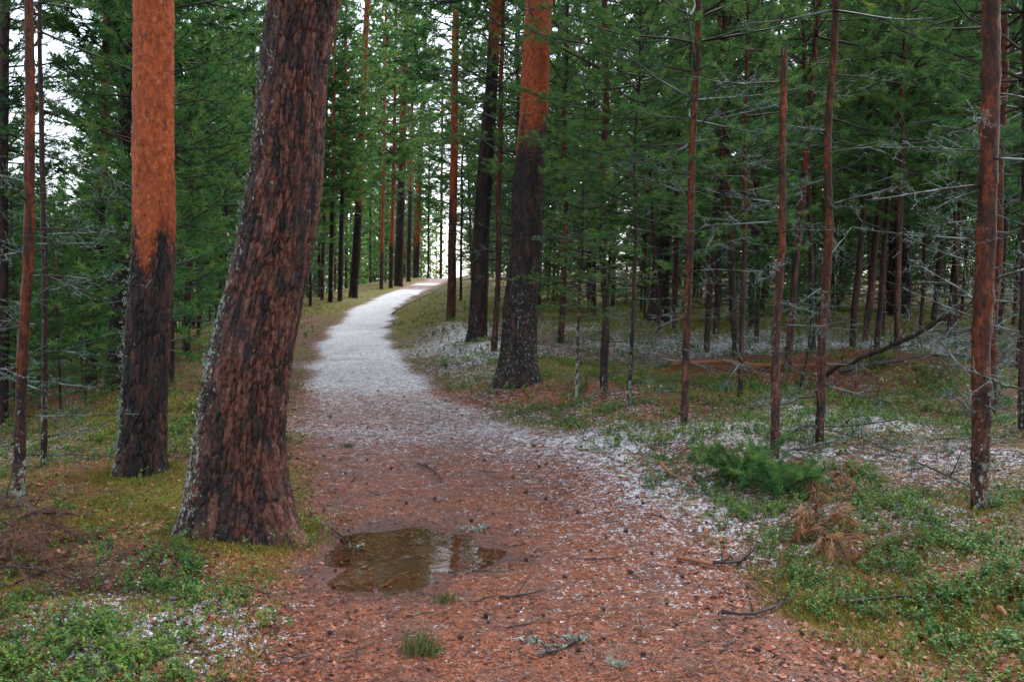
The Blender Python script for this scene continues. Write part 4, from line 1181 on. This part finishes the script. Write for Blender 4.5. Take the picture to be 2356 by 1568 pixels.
acc = Acc()
def ring(b, r, n, w):
    a = rg.uniform(0, 6.283, n); q = r + np.abs(rg.normal(0, w, n))
    x, y = b[0] + q * np.cos(a), b[1] + q * np.sin(a)
    return np.stack([x, y, terrain(x, y)], 1)
for (b_, r_) in ((big_b, 0.34), (red_b, 0.22)):
    blades(acc, ring(b_, r_, 700, 0.10), 0.034, 0.006, rg, 6, 0.7)
def moss_d(x, y): return np.clip((covers(x, y)[1] - 0.25) * 1.4, 0, 1) * (0.2 + 0.8 * sstep(0.4, 0.6, vn2(x * 5, y * 5, 81))) * not_puddle(x, y)
P = scatter(16000, 3.0, 11, lambda x, y: np.clip(moss_d(x, y) + 0.10 * (np.abs(x - path_x(y)) > path_w(y) + 0.1), 0, 1)); blades(acc, P, 0.026, 0.006, rg, 7, 0.6)
P = scatter(7000, 10, 40, moss_d); blades(acc, P, 0.06, 0.014, rg, 6, 0.6)
tag(obj('moss', acc.mesh('moss', False), M_MOSS), 'yellow-green moss in cushions beside the path', 'moss', kind='stuff')

acc = Acc()
def lit_d(x, y):
    c = covers(x, y); return np.clip(c[2] * 0.9 + 0.12, 0, 1) * not_puddle(x, y)
P = scatter(60000, 3.0, 10, lit_d, power=0.6)
m = len(P); az = rg.uniform(0, 6.283, m); L = rg.uniform(0.03, 0.065, m)
d = np.stack([np.cos(az), np.sin(az), rg.normal(0, 0.10, m)], 1); sd = np.stack([-np.sin(az), np.cos(az), 0 * az], 1) * 0.0016
b = P + np.stack([0 * az, 0 * az, rg.uniform(0.001, 0.008, m)], 1)
acc.add(np.stack([b - sd, b + sd, b + d * L[:, None]], 1).reshape(-1, 3), np.arange(3 * m).reshape(-1, 3), rnd=np.repeat(rg.uniform(0, 1, m) ** 0.8, 3))
# small dead leaves, pale and rusty
P = scatter(8000, 3.0, 13, lambda x, y: (np.abs(x - path_x(y)) > path_w(y) * 0.75) * (0.3 + 0.7 * sstep(0.42, 0.62, vn2(x * 3, y * 3, 97))))
m = len(P); az = rg.uniform(0, 6.283, m); L = rg.uniform(0.010, 0.030, m)[:, None] * (0.7 + 0.06 * P[:, 1:2])
a1 = np.stack([np.cos(az), np.sin(az), rg.normal(0, 0.35, m)], 1) * L; a2 = np.stack([-np.sin(az), np.cos(az), rg.normal(0, 0.35, m)], 1) * L * 0.5
b = P + np.array([0, 0, 0.010])
v = np.stack([b - a1 * 0.5, b + a2, b + a1, b - a2], 1).reshape(-1, 3); q = np.arange(m)[:, None] * 4
acc.add(v, np.concatenate([q + [0, 1, 2], q + [0, 2, 3]]), rnd=np.repeat(rg.uniform(0.0, 1, m), 4))
# needles floating on the puddle
m = 420; q_ = rg.uniform(0, 1, m) ** 0.5; az2 = rg.uniform(0, 6.283, m)
b = np.stack([-0.6 + 0.55 * q_ * np.cos(az2), 5.08 + 0.55 * q_ * np.sin(az2), np.full(m, WATER_Z + 0.002)], 1)
az = rg.uniform(0, 6.283, m); L = rg.uniform(0.02, 0.06, m); d = np.stack([np.cos(az), np.sin(az), 0 * az], 1); sd = np.stack([-np.sin(az), np.cos(az), 0 * az], 1) * 0.0018
acc.add(np.stack([b - sd, b + sd, b + d * L[:, None]], 1).reshape(-1, 3), np.arange(3 * m).reshape(-1, 3), rnd=np.repeat(rg.uniform(0.2, 1, m), 3))
# crumbs of dead twig
P = scatter(3500, 3.0, 12, lambda x, y: (np.abs(x - path_x(y)) < 2.6) * (0.35 + 0.65 * sstep(0.5, 0.7, vn2(x * 2.5, y * 2.5, 95))) * not_puddle(x, y))
m = len(P); az = rg.uniform(0, 6.283, m); L = rg.uniform(0.02, 0.11, m)
d = np.stack([np.cos(az), np.sin(az), rg.normal(0, 0.08, m)], 1); sd = np.stack([-np.sin(az), np.cos(az), 0 * az], 1) * 0.0028; b = P + np.array([0, 0, 0.007])
acc.add(np.stack([b - sd, b + sd, b + d * L[:, None] + sd * 0.6, b + d * L[:, None] - sd * 0.6], 1).reshape(-1, 3), np.concatenate([np.arange(m)[:, None] * 4 + [0, 1, 2], np.arange(m)[:, None] * 4 + [0, 2, 3]]), rnd=np.repeat(rg.uniform(0, 0.12, m), 4))
# bark scraps and bits of cone scale
P = scatter(9000, 3.0, 14, lambda x, y: np.clip(lit_d(x, y) + 0.25, 0, 1) * not_puddle(x, y))
m = len(P); az = rg.uniform(0, 6.283, m); L = rg.uniform(0.006, 0.022, m)[:, None]
a1 = np.stack([np.cos(az), np.sin(az), rg.normal(0, 0.25, m)], 1) * L; a2 = np.stack([-np.sin(az), np.cos(az), rg.normal(0, 0.25, m)], 1) * L * 0.5
b = P + np.array([0, 0, 0.006])
v = np.stack([b - a1 * 0.5, b + a2, b + a1, b - a2], 1).reshape(-1, 3); q = np.arange(m)[:, None] * 4
acc.add(v, np.concatenate([q + [0, 1, 2], q + [0, 2, 3]]), rnd=np.repeat(rg.uniform(0, 0.75, m) ** 1.5, 4))
tag(obj('needle_litter', acc.mesh('needle_litter', False), M_LITTER), 'fallen orange-brown pine needles and bark scraps strewn on the path', 'litter', kind='stuff')

def snow_lumps(acc, P, size, rs):
    n = len(P); S = size * rs.uniform(0.35, 1.3, n) ** 1.5
    a = np.linspace(0, 2 * np.pi, 6, endpoint=False)[None] + rs.uniform(0, 1, (n, 1))
    r1 = S[:, None] * rs.uniform(0.3, 0.8, (n, 6)); r2 = S[:, None] * rs.uniform(0.7, 1.5, (n, 6))
    asp = rs.uniform(0.5, 1.0, (n, 1)); hz = S[:, None] * rs.uniform(0.25, 0.6, (n, 6))
    ring1 = np.stack([r1 * np.cos(a), r1 * np.sin(a) * asp, hz], -1); ring2 = np.stack([r2 * np.cos(a), r2 * np.sin(a) * asp, -0.25 * S[:, None] + 0 * a], -1)
    topv = np.stack([rs.normal(0, 0.15, n) * S, rs.normal(0, 0.15, n) * S, S * rs.uniform(0.4, 0.7, n)], -1)[:, None]
    v = (np.concatenate([topv, ring1, ring2], 1) + P[:, None]).reshape(-1, 3)
    j = np.arange(6); k = (j + 1) % 6
    t = np.concatenate([np.stack([0 * j, 1 + j, 1 + k], -1), np.stack([1 + j, 7 + j, 7 + k], -1), np.stack([1 + j, 7 + k, 1 + k], -1)])
    acc.add(v, (t[None] + (np.arange(n) * 13)[:, None, None]).reshape(-1, 3), rnd=np.repeat(rs.uniform(0, 1, n), 13))

acc = Acc()
def snow_d(x, y):
    c = covers(x, y)
    return np.clip((c[0] - 0.10) * 0.9, 0, 1) * (0.15 + 0.85 * sstep(0.42, 0.62, vn2(x * 6, y * 6, 91))) * not_puddle(x, y)
snow_lumps(acc, scatter(4500, 3.0, 9.0, snow_d), 0.006, rg)
snow_lumps(acc, scatter(2500, 8.5, 18, snow_d), 0.012, rg)
tag(obj('snow', acc.mesh('snow', True), M_SNOW), 'thin patches of wet snow and hail grains between the plants', 'snow', kind='stuff')

# ------------------------------------------------------------------ things lying on the ground
def lay(pix, lift=0.01):
    return np.array([hit(*p) + np.array([0, 0, lift]) for p in pix])

def stick(name, label, cat, pts, rad, mat, twigs=0, tl=0.2, lich=0.0, seed=0, group=None, sides=6, fluff=0, up=0.3):
    rs = np.random.default_rng(seed)
    pts = np.asarray(pts, float)
    # resample with wobble
    d = np.concatenate([[0], np.cumsum(np.linalg.norm(np.diff(pts, axis=0), axis=1))]); n = max(7, int(d[-1] / 0.06)); n = min(n, 40)
    q = np.linspace(0, d[-1], n)
    c = np.stack([np.interp(q, d, pts[:, k]) for k in range(3)], 1)
    wob = np.cumsum(rs.normal(0, rad * 0.22, (n, 3)), 0); wob -= np.linspace(0, 1, n)[:, None] * wob[-1]
    c = c + wob; base = c[0].copy(); c = c - base
    root = empty(name, base); tag(root, label, cat, group)
    a = Acc(); rr = np.linspace(rad, rad * 0.55, n) * (1 + 0.18 * rs.normal(size=n))
    a.tube(c, rr, sides, wood=1.0, lich=np.clip(rs.uniform(-0.3, 1.0, n) * lich, 0, 1))
    obj('stem', a.mesh('stem', True), mat, root)
    for k in range(twigs):
        i = int(rs.integers(1, n - 1)); dr = unit(c[i + 1] - c[i])
        tw = unit(dr * 0.7 + rs.normal(0, 0.6, 3) + np.array([0, 0, up])); L = tl * rs.uniform(0.4, 1.3)
        s5 = np.linspace(0, 1, 5)
        tp = c[i][None] + tw[None] * (s5 * L)[:, None] + np.cumsum(rs.normal(0, L * 0.05, (5, 3)), 0) * (s5[:, None] > 0)
        tr_ = min(rad, 0.018); b = Acc(); b.tube(tp, np.linspace(tr_ * 0.45, tr_ * 0.15, 5), 4, wood=1.0, lich=np.clip(rs.uniform(-0.3, 1.1, 5) * lich, 0, 1))
        for w in range(rs.integers(0, 3)):
            j = int(rs.integers(2, 5)); e = tp[j] + unit(tw + rs.normal(0, 0.6, 3)) * L * rs.uniform(0.2, 0.5)
            b.tube(np.array([tp[j], (tp[j] + e) / 2 + rs.normal(0, 0.006, 3), e]), [tr_ * 0.2, tr_ * 0.16, tr_ * 0.1], 3, cap=False, wood=1.0, lich=lich)
        if fluff: lichen_fluff(b, tp[1:], fluff, rs, 3)
        obj('twig', b.mesh('twig', False), mat, root)
    return root, c, base

stick('fallen_branch', 'bare reddish branch arching over the green plants right of the path', 'branch', lay([(1518, 1080), (1545, 1110), (1572, 1118), (1607, 1142)], 0.06), 0.013, M_REDSTICK, 1, 0.25, seed=1)
stick('fallen_branch', 'short peeled tan stick at the right edge of the path', 'branch', lay([(1558, 1290), (1600, 1298), (1648, 1308)], 0.02), 0.014, M_REDSTICK, 2, 0.2, seed=2)
stick('fallen_branch', 'dark twiggy branch lying past the end of the peeled stick', 'branch', lay([(1640, 1306), (1690, 1306), (1735, 1290)], 0.03), 0.009, M_TWIG, 6, 0.16, 0.2, seed=3)
stick('fallen_branch', 'dark forked twig bundle lying across the needles right of the path', 'branch', lay([(1660, 1418), (1720, 1424), (1770, 1412), (1812, 1385)], 0.02), 0.009, M_TWIG, 8, 0.22, 0.15, seed=4, up=0.1)
stick('fallen_branch', 'thin dark branch lying flat in front of the lichen-hung pine', 'branch', lay([(1950, 1398), (2010, 1392), (2070, 1386), (2125, 1388), (2180, 1380)], 0.03), 0.011, M_TWIG, 5, 0.2, 0.2, seed=5, up=0.1)
stick('fallen_branch', 'lichen-tipped twig on the needles at the bottom of the path', 'branch', lay([(1345, 1470), (1310, 1488), (1275, 1505), (1235, 1512)], 0.015), 0.009, M_TWIG, 5, 0.12, 0.8, seed=6, fluff=0.02, up=0.1)
stick('fallen_branch', 'dark twig dipping into the puddle', 'branch', lay([(762, 1222), (785, 1240), (805, 1258), (828, 1266)], 0.02), 0.007, M_TWIG, 3, 0.15, 0.3, seed=7)
stick('fallen_branch', 'short dark stick on the path nearest the viewer', 'branch', lay([(1150, 1378), (1200, 1372), (1255, 1362)], 0.012), 0.006, M_TWIG, 3, 0.12, 0.2, seed=8, up=0.05)
stick('fallen_branch', 'pale lichen-coated branch heaped at the foot of the broken-topped pine', 'branch', lay([(1800, 1062), (1850, 1058), (1895, 1045), (1940, 1030), (1990, 1015)], 0.10), 0.012, M_TWIG, 14, 0.32, 1.0, seed=9, fluff=0.03)
stick('fallen_branch', 'dark arching branch behind the lichen-coated one', 'branch', lay([(1800, 1040), (1850, 1015), (1920, 1020), (1990, 1012), (2060, 1000)], 0.14), 0.011, M_TWIG, 12, 0.3, 0.3, seed=10)
stick('fallen_branch', 'small bent red root poking up before the dark stout pine', 'branch', np.array([hit(2050, 770), hit(2048, 768) + [0, 0, .25], hit(2020, 770) + [0, 0, .30], hit(2015, 770) + [0, 0, .42]]), 0.018, M_REDSTICK, 0, 0.1, seed=12)
stick('fallen_branch', 'small tan stick among the plants at the lower right corner', 'branch', lay([(2292, 1415), (2318, 1432)], 0.03), 0.012, M_REDSTICK, 0, 0.1, seed=13)
stick('fallen_branch', 'twig lying across the middle of the path', 'branch', lay([(960, 1070), (990, 1082), (1020, 1110)], 0.02), 0.008, M_TWIG, 5, 0.18, 0.2, seed=14, up=0.5)
stick('fallen_branch', 'thin branch lying along the grassy edge where the path narrows', 'branch', lay([(905, 728), (940, 705), (985, 682), (1015, 668)], 0.10), 0.03, M_TWIG, 5, 0.8, 0.2, seed=15)
stick('fallen_branch', 'pale broken stake sticking up from the left verge of the climbing path', 'branch', np.array([hit(823, 684), hit(823, 684) + [-0.1, 0, 0.35]]), 0.03, M_REDSTICK, 0, 0.1, seed=16)
# the propped dead trunk and the log on the ground
a_ = hit(1890, 872); d_ = ray_dir(2250, 695); b_ = np.array([d_[0], d_[1], d_[2]]) * (11.0 / d_[1]) + np.array([0, 0, CAM_Z])
stick('dead_tree', 'dead pine trunk fallen aslant with bare twigs, propped up at the right', 'dead tree', np.linspace(a_, b_, 9) + np.array([0, 0, 0.04]), 0.036, M_TWIG, 30, 0.9, 0.45, seed=17, sides=9, up=-0.1)
lg = [hit(x, 848) + np.array([0, 0, 0.05]) for x in (1545, 1640, 1730, 1830, 1900)]
stick('fallen_log', 'thin rusty log lying level on the ground among the saplings', 'log', np.array(lg), 0.04, M_REDSTICK, 5, 0.5, 0.2, seed=18, sides=8)
l0 = hit(2000, 850); lg = [np.array([l0[0] + (x - 2000) / FOC * l0[1], l0[1] + 0.001 * (x - 2000), 0]) for x in (1930, 2010, 2100, 2200, 2300, 2380)]
lg = [np.array([p[0], p[1], float(terrain(p[0], p[1])) + 0.08]) for p in lg]
stick('fallen_log', 'long thin grey log lying level behind the propped dead trunk', 'log', np.array(lg), 0.032, M_TWIG, 8, 0.5, 0.5, seed=19, sides=8)
# hanging lichen branch in front of the lichen-hung pine: a long horizontal dead bough
# ------------------------------------------------------------------ young pine, withered pine branch, brush pile
def needle_spray(name, label, cat, base, stems, mat_n, K, nl, nw, seed, droop=0.0, group=None, wood=M_TWIG, a0=0.35, a1=1.1):
    rs = np.random.default_rng(seed)
    root = empty(name, base); tag(root, label, cat, group)
    for pts in stems:
        pts = np.asarray(pts) - base
        a = Acc(); n = len(pts)
        a.tube(pts, np.linspace(0.007, 0.003, n), 5, wood=1.0, lich=0.0)
        st = obj('stem', a.mesh('stem'), wood, root)
        P, D = [], []
        for i in range(1, n):
            dr = unit(pts[i] - pts[i - 1])
            P.append(pts[i]); D.append(dr + [0, 0, -droop])
            for k in range(2):
                tw = unit(dr * 0.6 + rs.normal(0, 0.5, 3) + [0, 0, 0.15 - droop]); L = rs.uniform(0.05, 0.14)
                P += [pts[i] + tw * L, pts[i] + tw * L * 0.5]; D += [tw + [0, 0, -droop]] * 2
        nd = Acc(); needles(nd, np.array(P), np.array(D), K, nl, nw, 1.0, rs, along=0.05, a0=a0, a1=a1)
        tag(obj('needles', nd.mesh('needles', False), mat_n, st), kind='stuff')
    return root

def arc(p, az, L, rise, n=6, drop=0.0):
    s = np.linspace(0, 1, n)[:, None]
    h = np.array([math.cos(az), math.sin(az), 0])
    return p + h * L * s + np.array([0, 0, 1]) * (rise * s - drop * s ** 2)

rs_ = np.random.default_rng(91)
for k, (px_, lab) in enumerate((((1790, 1140), 'bushy young green pine seedling in front of the broken-topped pine'), ((1700, 1098), 'smaller green pine seedling left of the bushy one'))):
    b = hit(*px_)
    needle_spray('pine_seedling', lab, 'seedling', b, [arc(b, rs_.uniform(0, 6.28), rs_.uniform(0.15, 0.42), rs_.uniform(0.15, 0.38), 6, 0.1) for _ in range(15 if k == 0 else 11)], M_CROWN, 18, 0.062, 0.0060, 800 + k)
b = hit(1890, 1200)
st = []
for (x0, y0, x1, y1) in ((1885, 1290, 1880, 1150), (1880, 1180, 1850, 1085), (1890, 1160, 1960, 1100), (1885, 1240, 1965, 1150), (1885, 1260, 1830, 1215), (1890, 1230, 1950, 1220), (1880, 1270, 1935, 1290), (1875, 1200, 1840, 1250)):
    p0, p1 = hit(x0, y0), hit(x1, y1); s5 = np.linspace(0, 1, 6)[:, None]
    st.append(p0 * (1 - s5) + p1 * s5 + np.array([0, 0, 0.05]) + np.array([0, 0, 0.05]) * np.sin(s5 * 2.6))
needle_spray('withered_pine_branch', 'fallen pine branch with withered orange-brown needles among the lingonberry', 'branch', b, st, M_BROWN, 16, 0.080, 0.0055, 820, droop=0.55, a0=0.1, a1=0.7)
b = hit(40, 1330)
st = []
for k in range(20):
    p0 = hit(rs_.uniform(-90, 70), rs_.uniform(1230, 1380)) + np.array([0, 0, rs_.uniform(0.0, 0.16)])
    az = rs_.uniform(-1.0, 2.0); st.append(arc(p0, az, rs_.uniform(0.2, 0.55), rs_.uniform(-0.05, 0.25), 6, 0.15))
needle_spray('brush_pile', 'heap of dead brown branches with withered needles at the lower left', 'brush pile', b, st, M_BROWN_D if 'M_BROWN_D' in globals() else M_BROWN, 16, 0.07, 0.0030, 830, droop=0.5)
stick('fallen_branch', 'bare curved branch sticking out of the brown brush heap', 'branch', np.array([hit(-30, 1200) + [0, 0, .12], hit(30, 1195) + [0, 0, .16], hit(75, 1215) + [0, 0, .12], hit(112, 1245) + [0, 0, 0.03]]), 0.012, M_TWIG, 5, 0.2, 0.1, seed=31)

# grass tufts on the path
for k, (px_, lab, n_, h_) in enumerate((((960, 1500), 'green grass tuft on the path at the bottom', 34, 0.10), ((1025, 1383), 'small grass tuft just in front of the puddle', 18, 0.06), ((800, 1028), 'tiny grass tuft on the left half of the path beyond the puddle', 16, 0.07), ((1002, 1505), 'sparse grass tuft right beside the larger tuft at the bottom of the path', 14, 0.07))):
    b = hit(*px_); a = Acc(); r_ = np.random.default_rng(860 + k)
    P = np.concatenate([r_.normal(0, 0.032 if k == 0 else 0.015, (n_, 2)), np.zeros((n_, 1))], 1)
    blades(a, P, h_, 0.004, r_, 6, 0.55)
    o = obj('grass_tuft', a.mesh('grass_tuft', False), M_GRASS, loc=b); tag(o, lab, 'grass tuft', 'grass tufts on the path')

# lichen scraps fallen on the path
for k, (px_, lab) in enumerate((((1068, 1218), 'pale lichen scrap at the far right rim of the puddle'), ((1090, 1222), 'middle of three pale lichen scraps behind the puddle'), ((1108, 1217), 'rightmost of three pale lichen scraps behind the puddle'),
        ((1215, 1476), 'pale lichen scrap left of the lichen-tipped twig'), ((1415, 1535), 'flat pale lichen scrap near the bottom edge of the path'), ((826, 1266), 'grey-green lichen scrap on the twig in the puddle'), ((1330, 1475), 'crisp pale lichen clump on the tip of the twig at the bottom'))):
    a = Acc(); r_ = np.random.default_rng(870 + k); lichen_fluff(a, r_.normal(0, 0.016, (9, 3)) * [1.3, 1, 0.3] + [0, 0, 0.008], 0.030, r_, 5)
    tag(obj('lichen_scrap', a.mesh('lichen_scrap', False), M_LICHEN, loc=hit(*px_) + [0, 0, 0.006]), lab, 'lichen', 'lichen scraps on the path')

# pine cones
def cone_mesh(seed):
    r_ = np.random.default_rng(seed); a = Acc(); v = []; n, m = 9, 7
    for i in range(n):
        t = i / (n - 1); rad = 0.016 * math.sin(math.pi * (0.08 + 0.88 * t)) ** 0.75
        for j in range(m):
            an = (j + 0.5 * (i % 2)) * 2 * math.pi / m; q = rad * (1.18 if (i + j) % 2 else 0.82) * r_.uniform(0.9, 1.1)
            v.append((q * math.cos(an), q * math.sin(an), (t - 0.5) * 0.042))
    v = np.array(v); i = np.arange(n - 1)[:, None] * m; j = np.arange(m)[None]; k = (j + 1) % m
    T = np.concatenate([np.stack([i + j, i + k, i + m + k], -1).reshape(-1, 3), np.stack([i + j, i + m + k, i + m + j], -1).reshape(-1, 3)])
    a.add(v, T, lich=0.0)
    return a.mesh('pine_cone', False)
CONES = [cone_mesh(900 + i) for i in range(3)]
cone_px = [(1305, 1190), (1330, 1180), (1440, 1225), (1395, 1240), (1255, 1150), (1480, 1160), (1210, 1135), (1390, 1405), (1330, 1500), (870, 1500), (985, 1545), (785, 1300), (800, 1293), (772, 1315), (1085, 1200), (1135, 1185), (1180, 1100),
           (1062, 1095), (1115, 1060), (900, 1080), (845, 1060), (1000, 1150), (935, 1160), (810, 1110), (1480, 1510), (1555, 1440), (1660, 1370), (1720, 1355), (1450, 1320), (1600, 1250), (1625, 1205), (1520, 1190), (1570, 1330), (1345, 1130), (1240, 1075), (1290, 1090), (1160, 1040),
           (1040, 1010), (890, 990), (845, 985), (760, 960), (905, 955), (1010, 960), (870, 900), (930, 915), (1700, 1300), (1760, 1250), (1060, 1470), (760, 1460), (700, 1530), (1250, 1420), (1120, 1420), (1845, 1460), (1740, 1500), (1360, 1270), (1210, 1290), (1500, 1275), (1405, 1165), (1300, 1330)]
for k, px_ in enumerate(cone_px):
    p = hit(*px_); o = obj('pine_cone', CONES[k % 3], M_CONE, loc=p + [0, 0, 0.012])
    s_ = rs_.uniform(0.45, 0.85); o.scale = (s_, s_, s_)
    o.rotation_euler = (R(90) + rs_.uniform(-0.3, 0.3), rs_.uniform(-0.2, 0.2), rs_.uniform(0, 6.28))
    tag(o, 'small dark pine cone lying on the needle-strewn path', 'pine cone', 'pine cones on the path')

# small loose twigs
for k in range(75):
    for _ in range(20):
        y = 3.6 + 9 * rs_.uniform() ** 1.5; x = float(path_x(y)) + rs_.uniform(-1.6, 2.4)
        if not_puddle(np.array(x), np.array(y)) > 0.5: break
    az = rs_.uniform(0, 6.28); L = rs_.uniform(0.06, 0.22)
    q = np.linspace(-0.5, 0.5, 5); pts = np.stack([x + np.cos(az) * L * q, y + np.sin(az) * L * q], 1) + rs_.normal(0, L * 0.05, (5, 2))
    pts = np.concatenate([pts, terrain(pts[:, 0], pts[:, 1])[:, None] + 0.008], 1)
    a = Acc(); c0 = pts[2].copy(); a.tube(pts - c0, np.linspace(0.0042, 0.0022, 5), 5, lich=np.clip(rs_.uniform(-0.6, 0.7, 5), 0, 1))
    e = pts[3] - c0; a.tube(np.array([e, e + [0.25 * L * math.cos(az + 0.8), 0.25 * L * math.sin(az + 0.8), 0.012]]), [0.0022, 0.0012], 4, lich=0.0)
    tag(obj('twig', a.mesh('twig'), M_TWIG, loc=c0), 'short dark twig lying loose on the path litter', 'twig', 'loose twigs on the path')

# tufts of lichen on the two near trunks (parts of their trees)
def trunk_lichen(root, ax, spots, seed, size=0.03):
    r_ = np.random.default_rng(seed)
    for (z, ang, n_, sp) in spots:
        p, r = axis_at(ax, z)
        a = Acc(); th = ang + r_.normal(0, sp * 0.8, n_); zz = z + r_.normal(0, sp * 0.5, n_)
        P = np.stack([p[0] + (r * 1.03) * np.cos(th), p[1] + (r * 1.03) * np.sin(th), zz], 1)
        lichen_fluff(a, P, size, r_, 6)
        tag(obj('lichen', a.mesh('lichen', False), M_LICHEN, root), kind='stuff')
bz = lambda row: z_of_row(row, big_b[1]) - big_b[2]
trunk_lichen(big_root, big_ax, [(bz(320), LEFT - 0.1, 16, 0.10), (bz(365), LEFT - 0.2, 9, 0.12), (bz(420), LEFT, 12, 0.14), (bz(480), LEFT + 0.1, 10, 0.10), (bz(520), LEFT - 0.1, 12, 0.10), (bz(600), LEFT, 6, 0.12), (bz(745), LEFT + 0.1, 7, 0.08), (bz(830), LEFT + 0.3, 6, 0.14), (bz(1000), LEFT + 0.1, 9, 0.2), (bz(1130), LEFT + 0.2, 14, 0.22), (bz(1190), LEFT + 0.5, 16, 0.22), (bz(1150), LEFT + 0.9, 8, 0.2), (bz(170), LEFT, 7, 0.2)], 41)
rz_ = lambda row: z_of_row(row, red_b[1]) - red_b[2]
trunk_lichen(red_root, red_ax, [(rz_(690), LEFT + 0.2, 12, 0.25), (rz_(780), LEFT + 0.4, 16, 0.3), (rz_(850), LEFT + 0.3, 16, 0.3), (rz_(930), LEFT + 0.6, 12, 0.3), (rz_(1060), LEFT + 0.2, 14, 0.2), (rz_(620), LEFT + 0.3, 6, 0.3)], 42)

# ------------------------------------------------------------------ tell the look-alikes apart by their order from the left
ORD = ['first', 'second', 'third', 'fourth', 'fifth', 'sixth', 'seventh', 'eighth', 'ninth', 'tenth', 'eleventh', 'twelfth', 'thirteenth', 'fourteenth', 'fifteenth', 'sixteenth', 'seventeenth', 'eighteenth', 'nineteenth', 'twentieth']
same = {}
for o in list(COL.objects):
    if o.get('category') == 'tree' and ', between the ' in o.get('label', ''):
        same.setdefault(o['label'], []).append(o)
for lab, lst in same.items():
    if len(lst) < 2 or len(lst) > 20: continue
    lst.sort(key=lambda o: o.location.x / o.location.y)
    for k, o in enumerate(lst):
        o['label'] = lab.replace(', between the ', f', {ORD[k]} from left between ').replace(' and the ', ' and ')
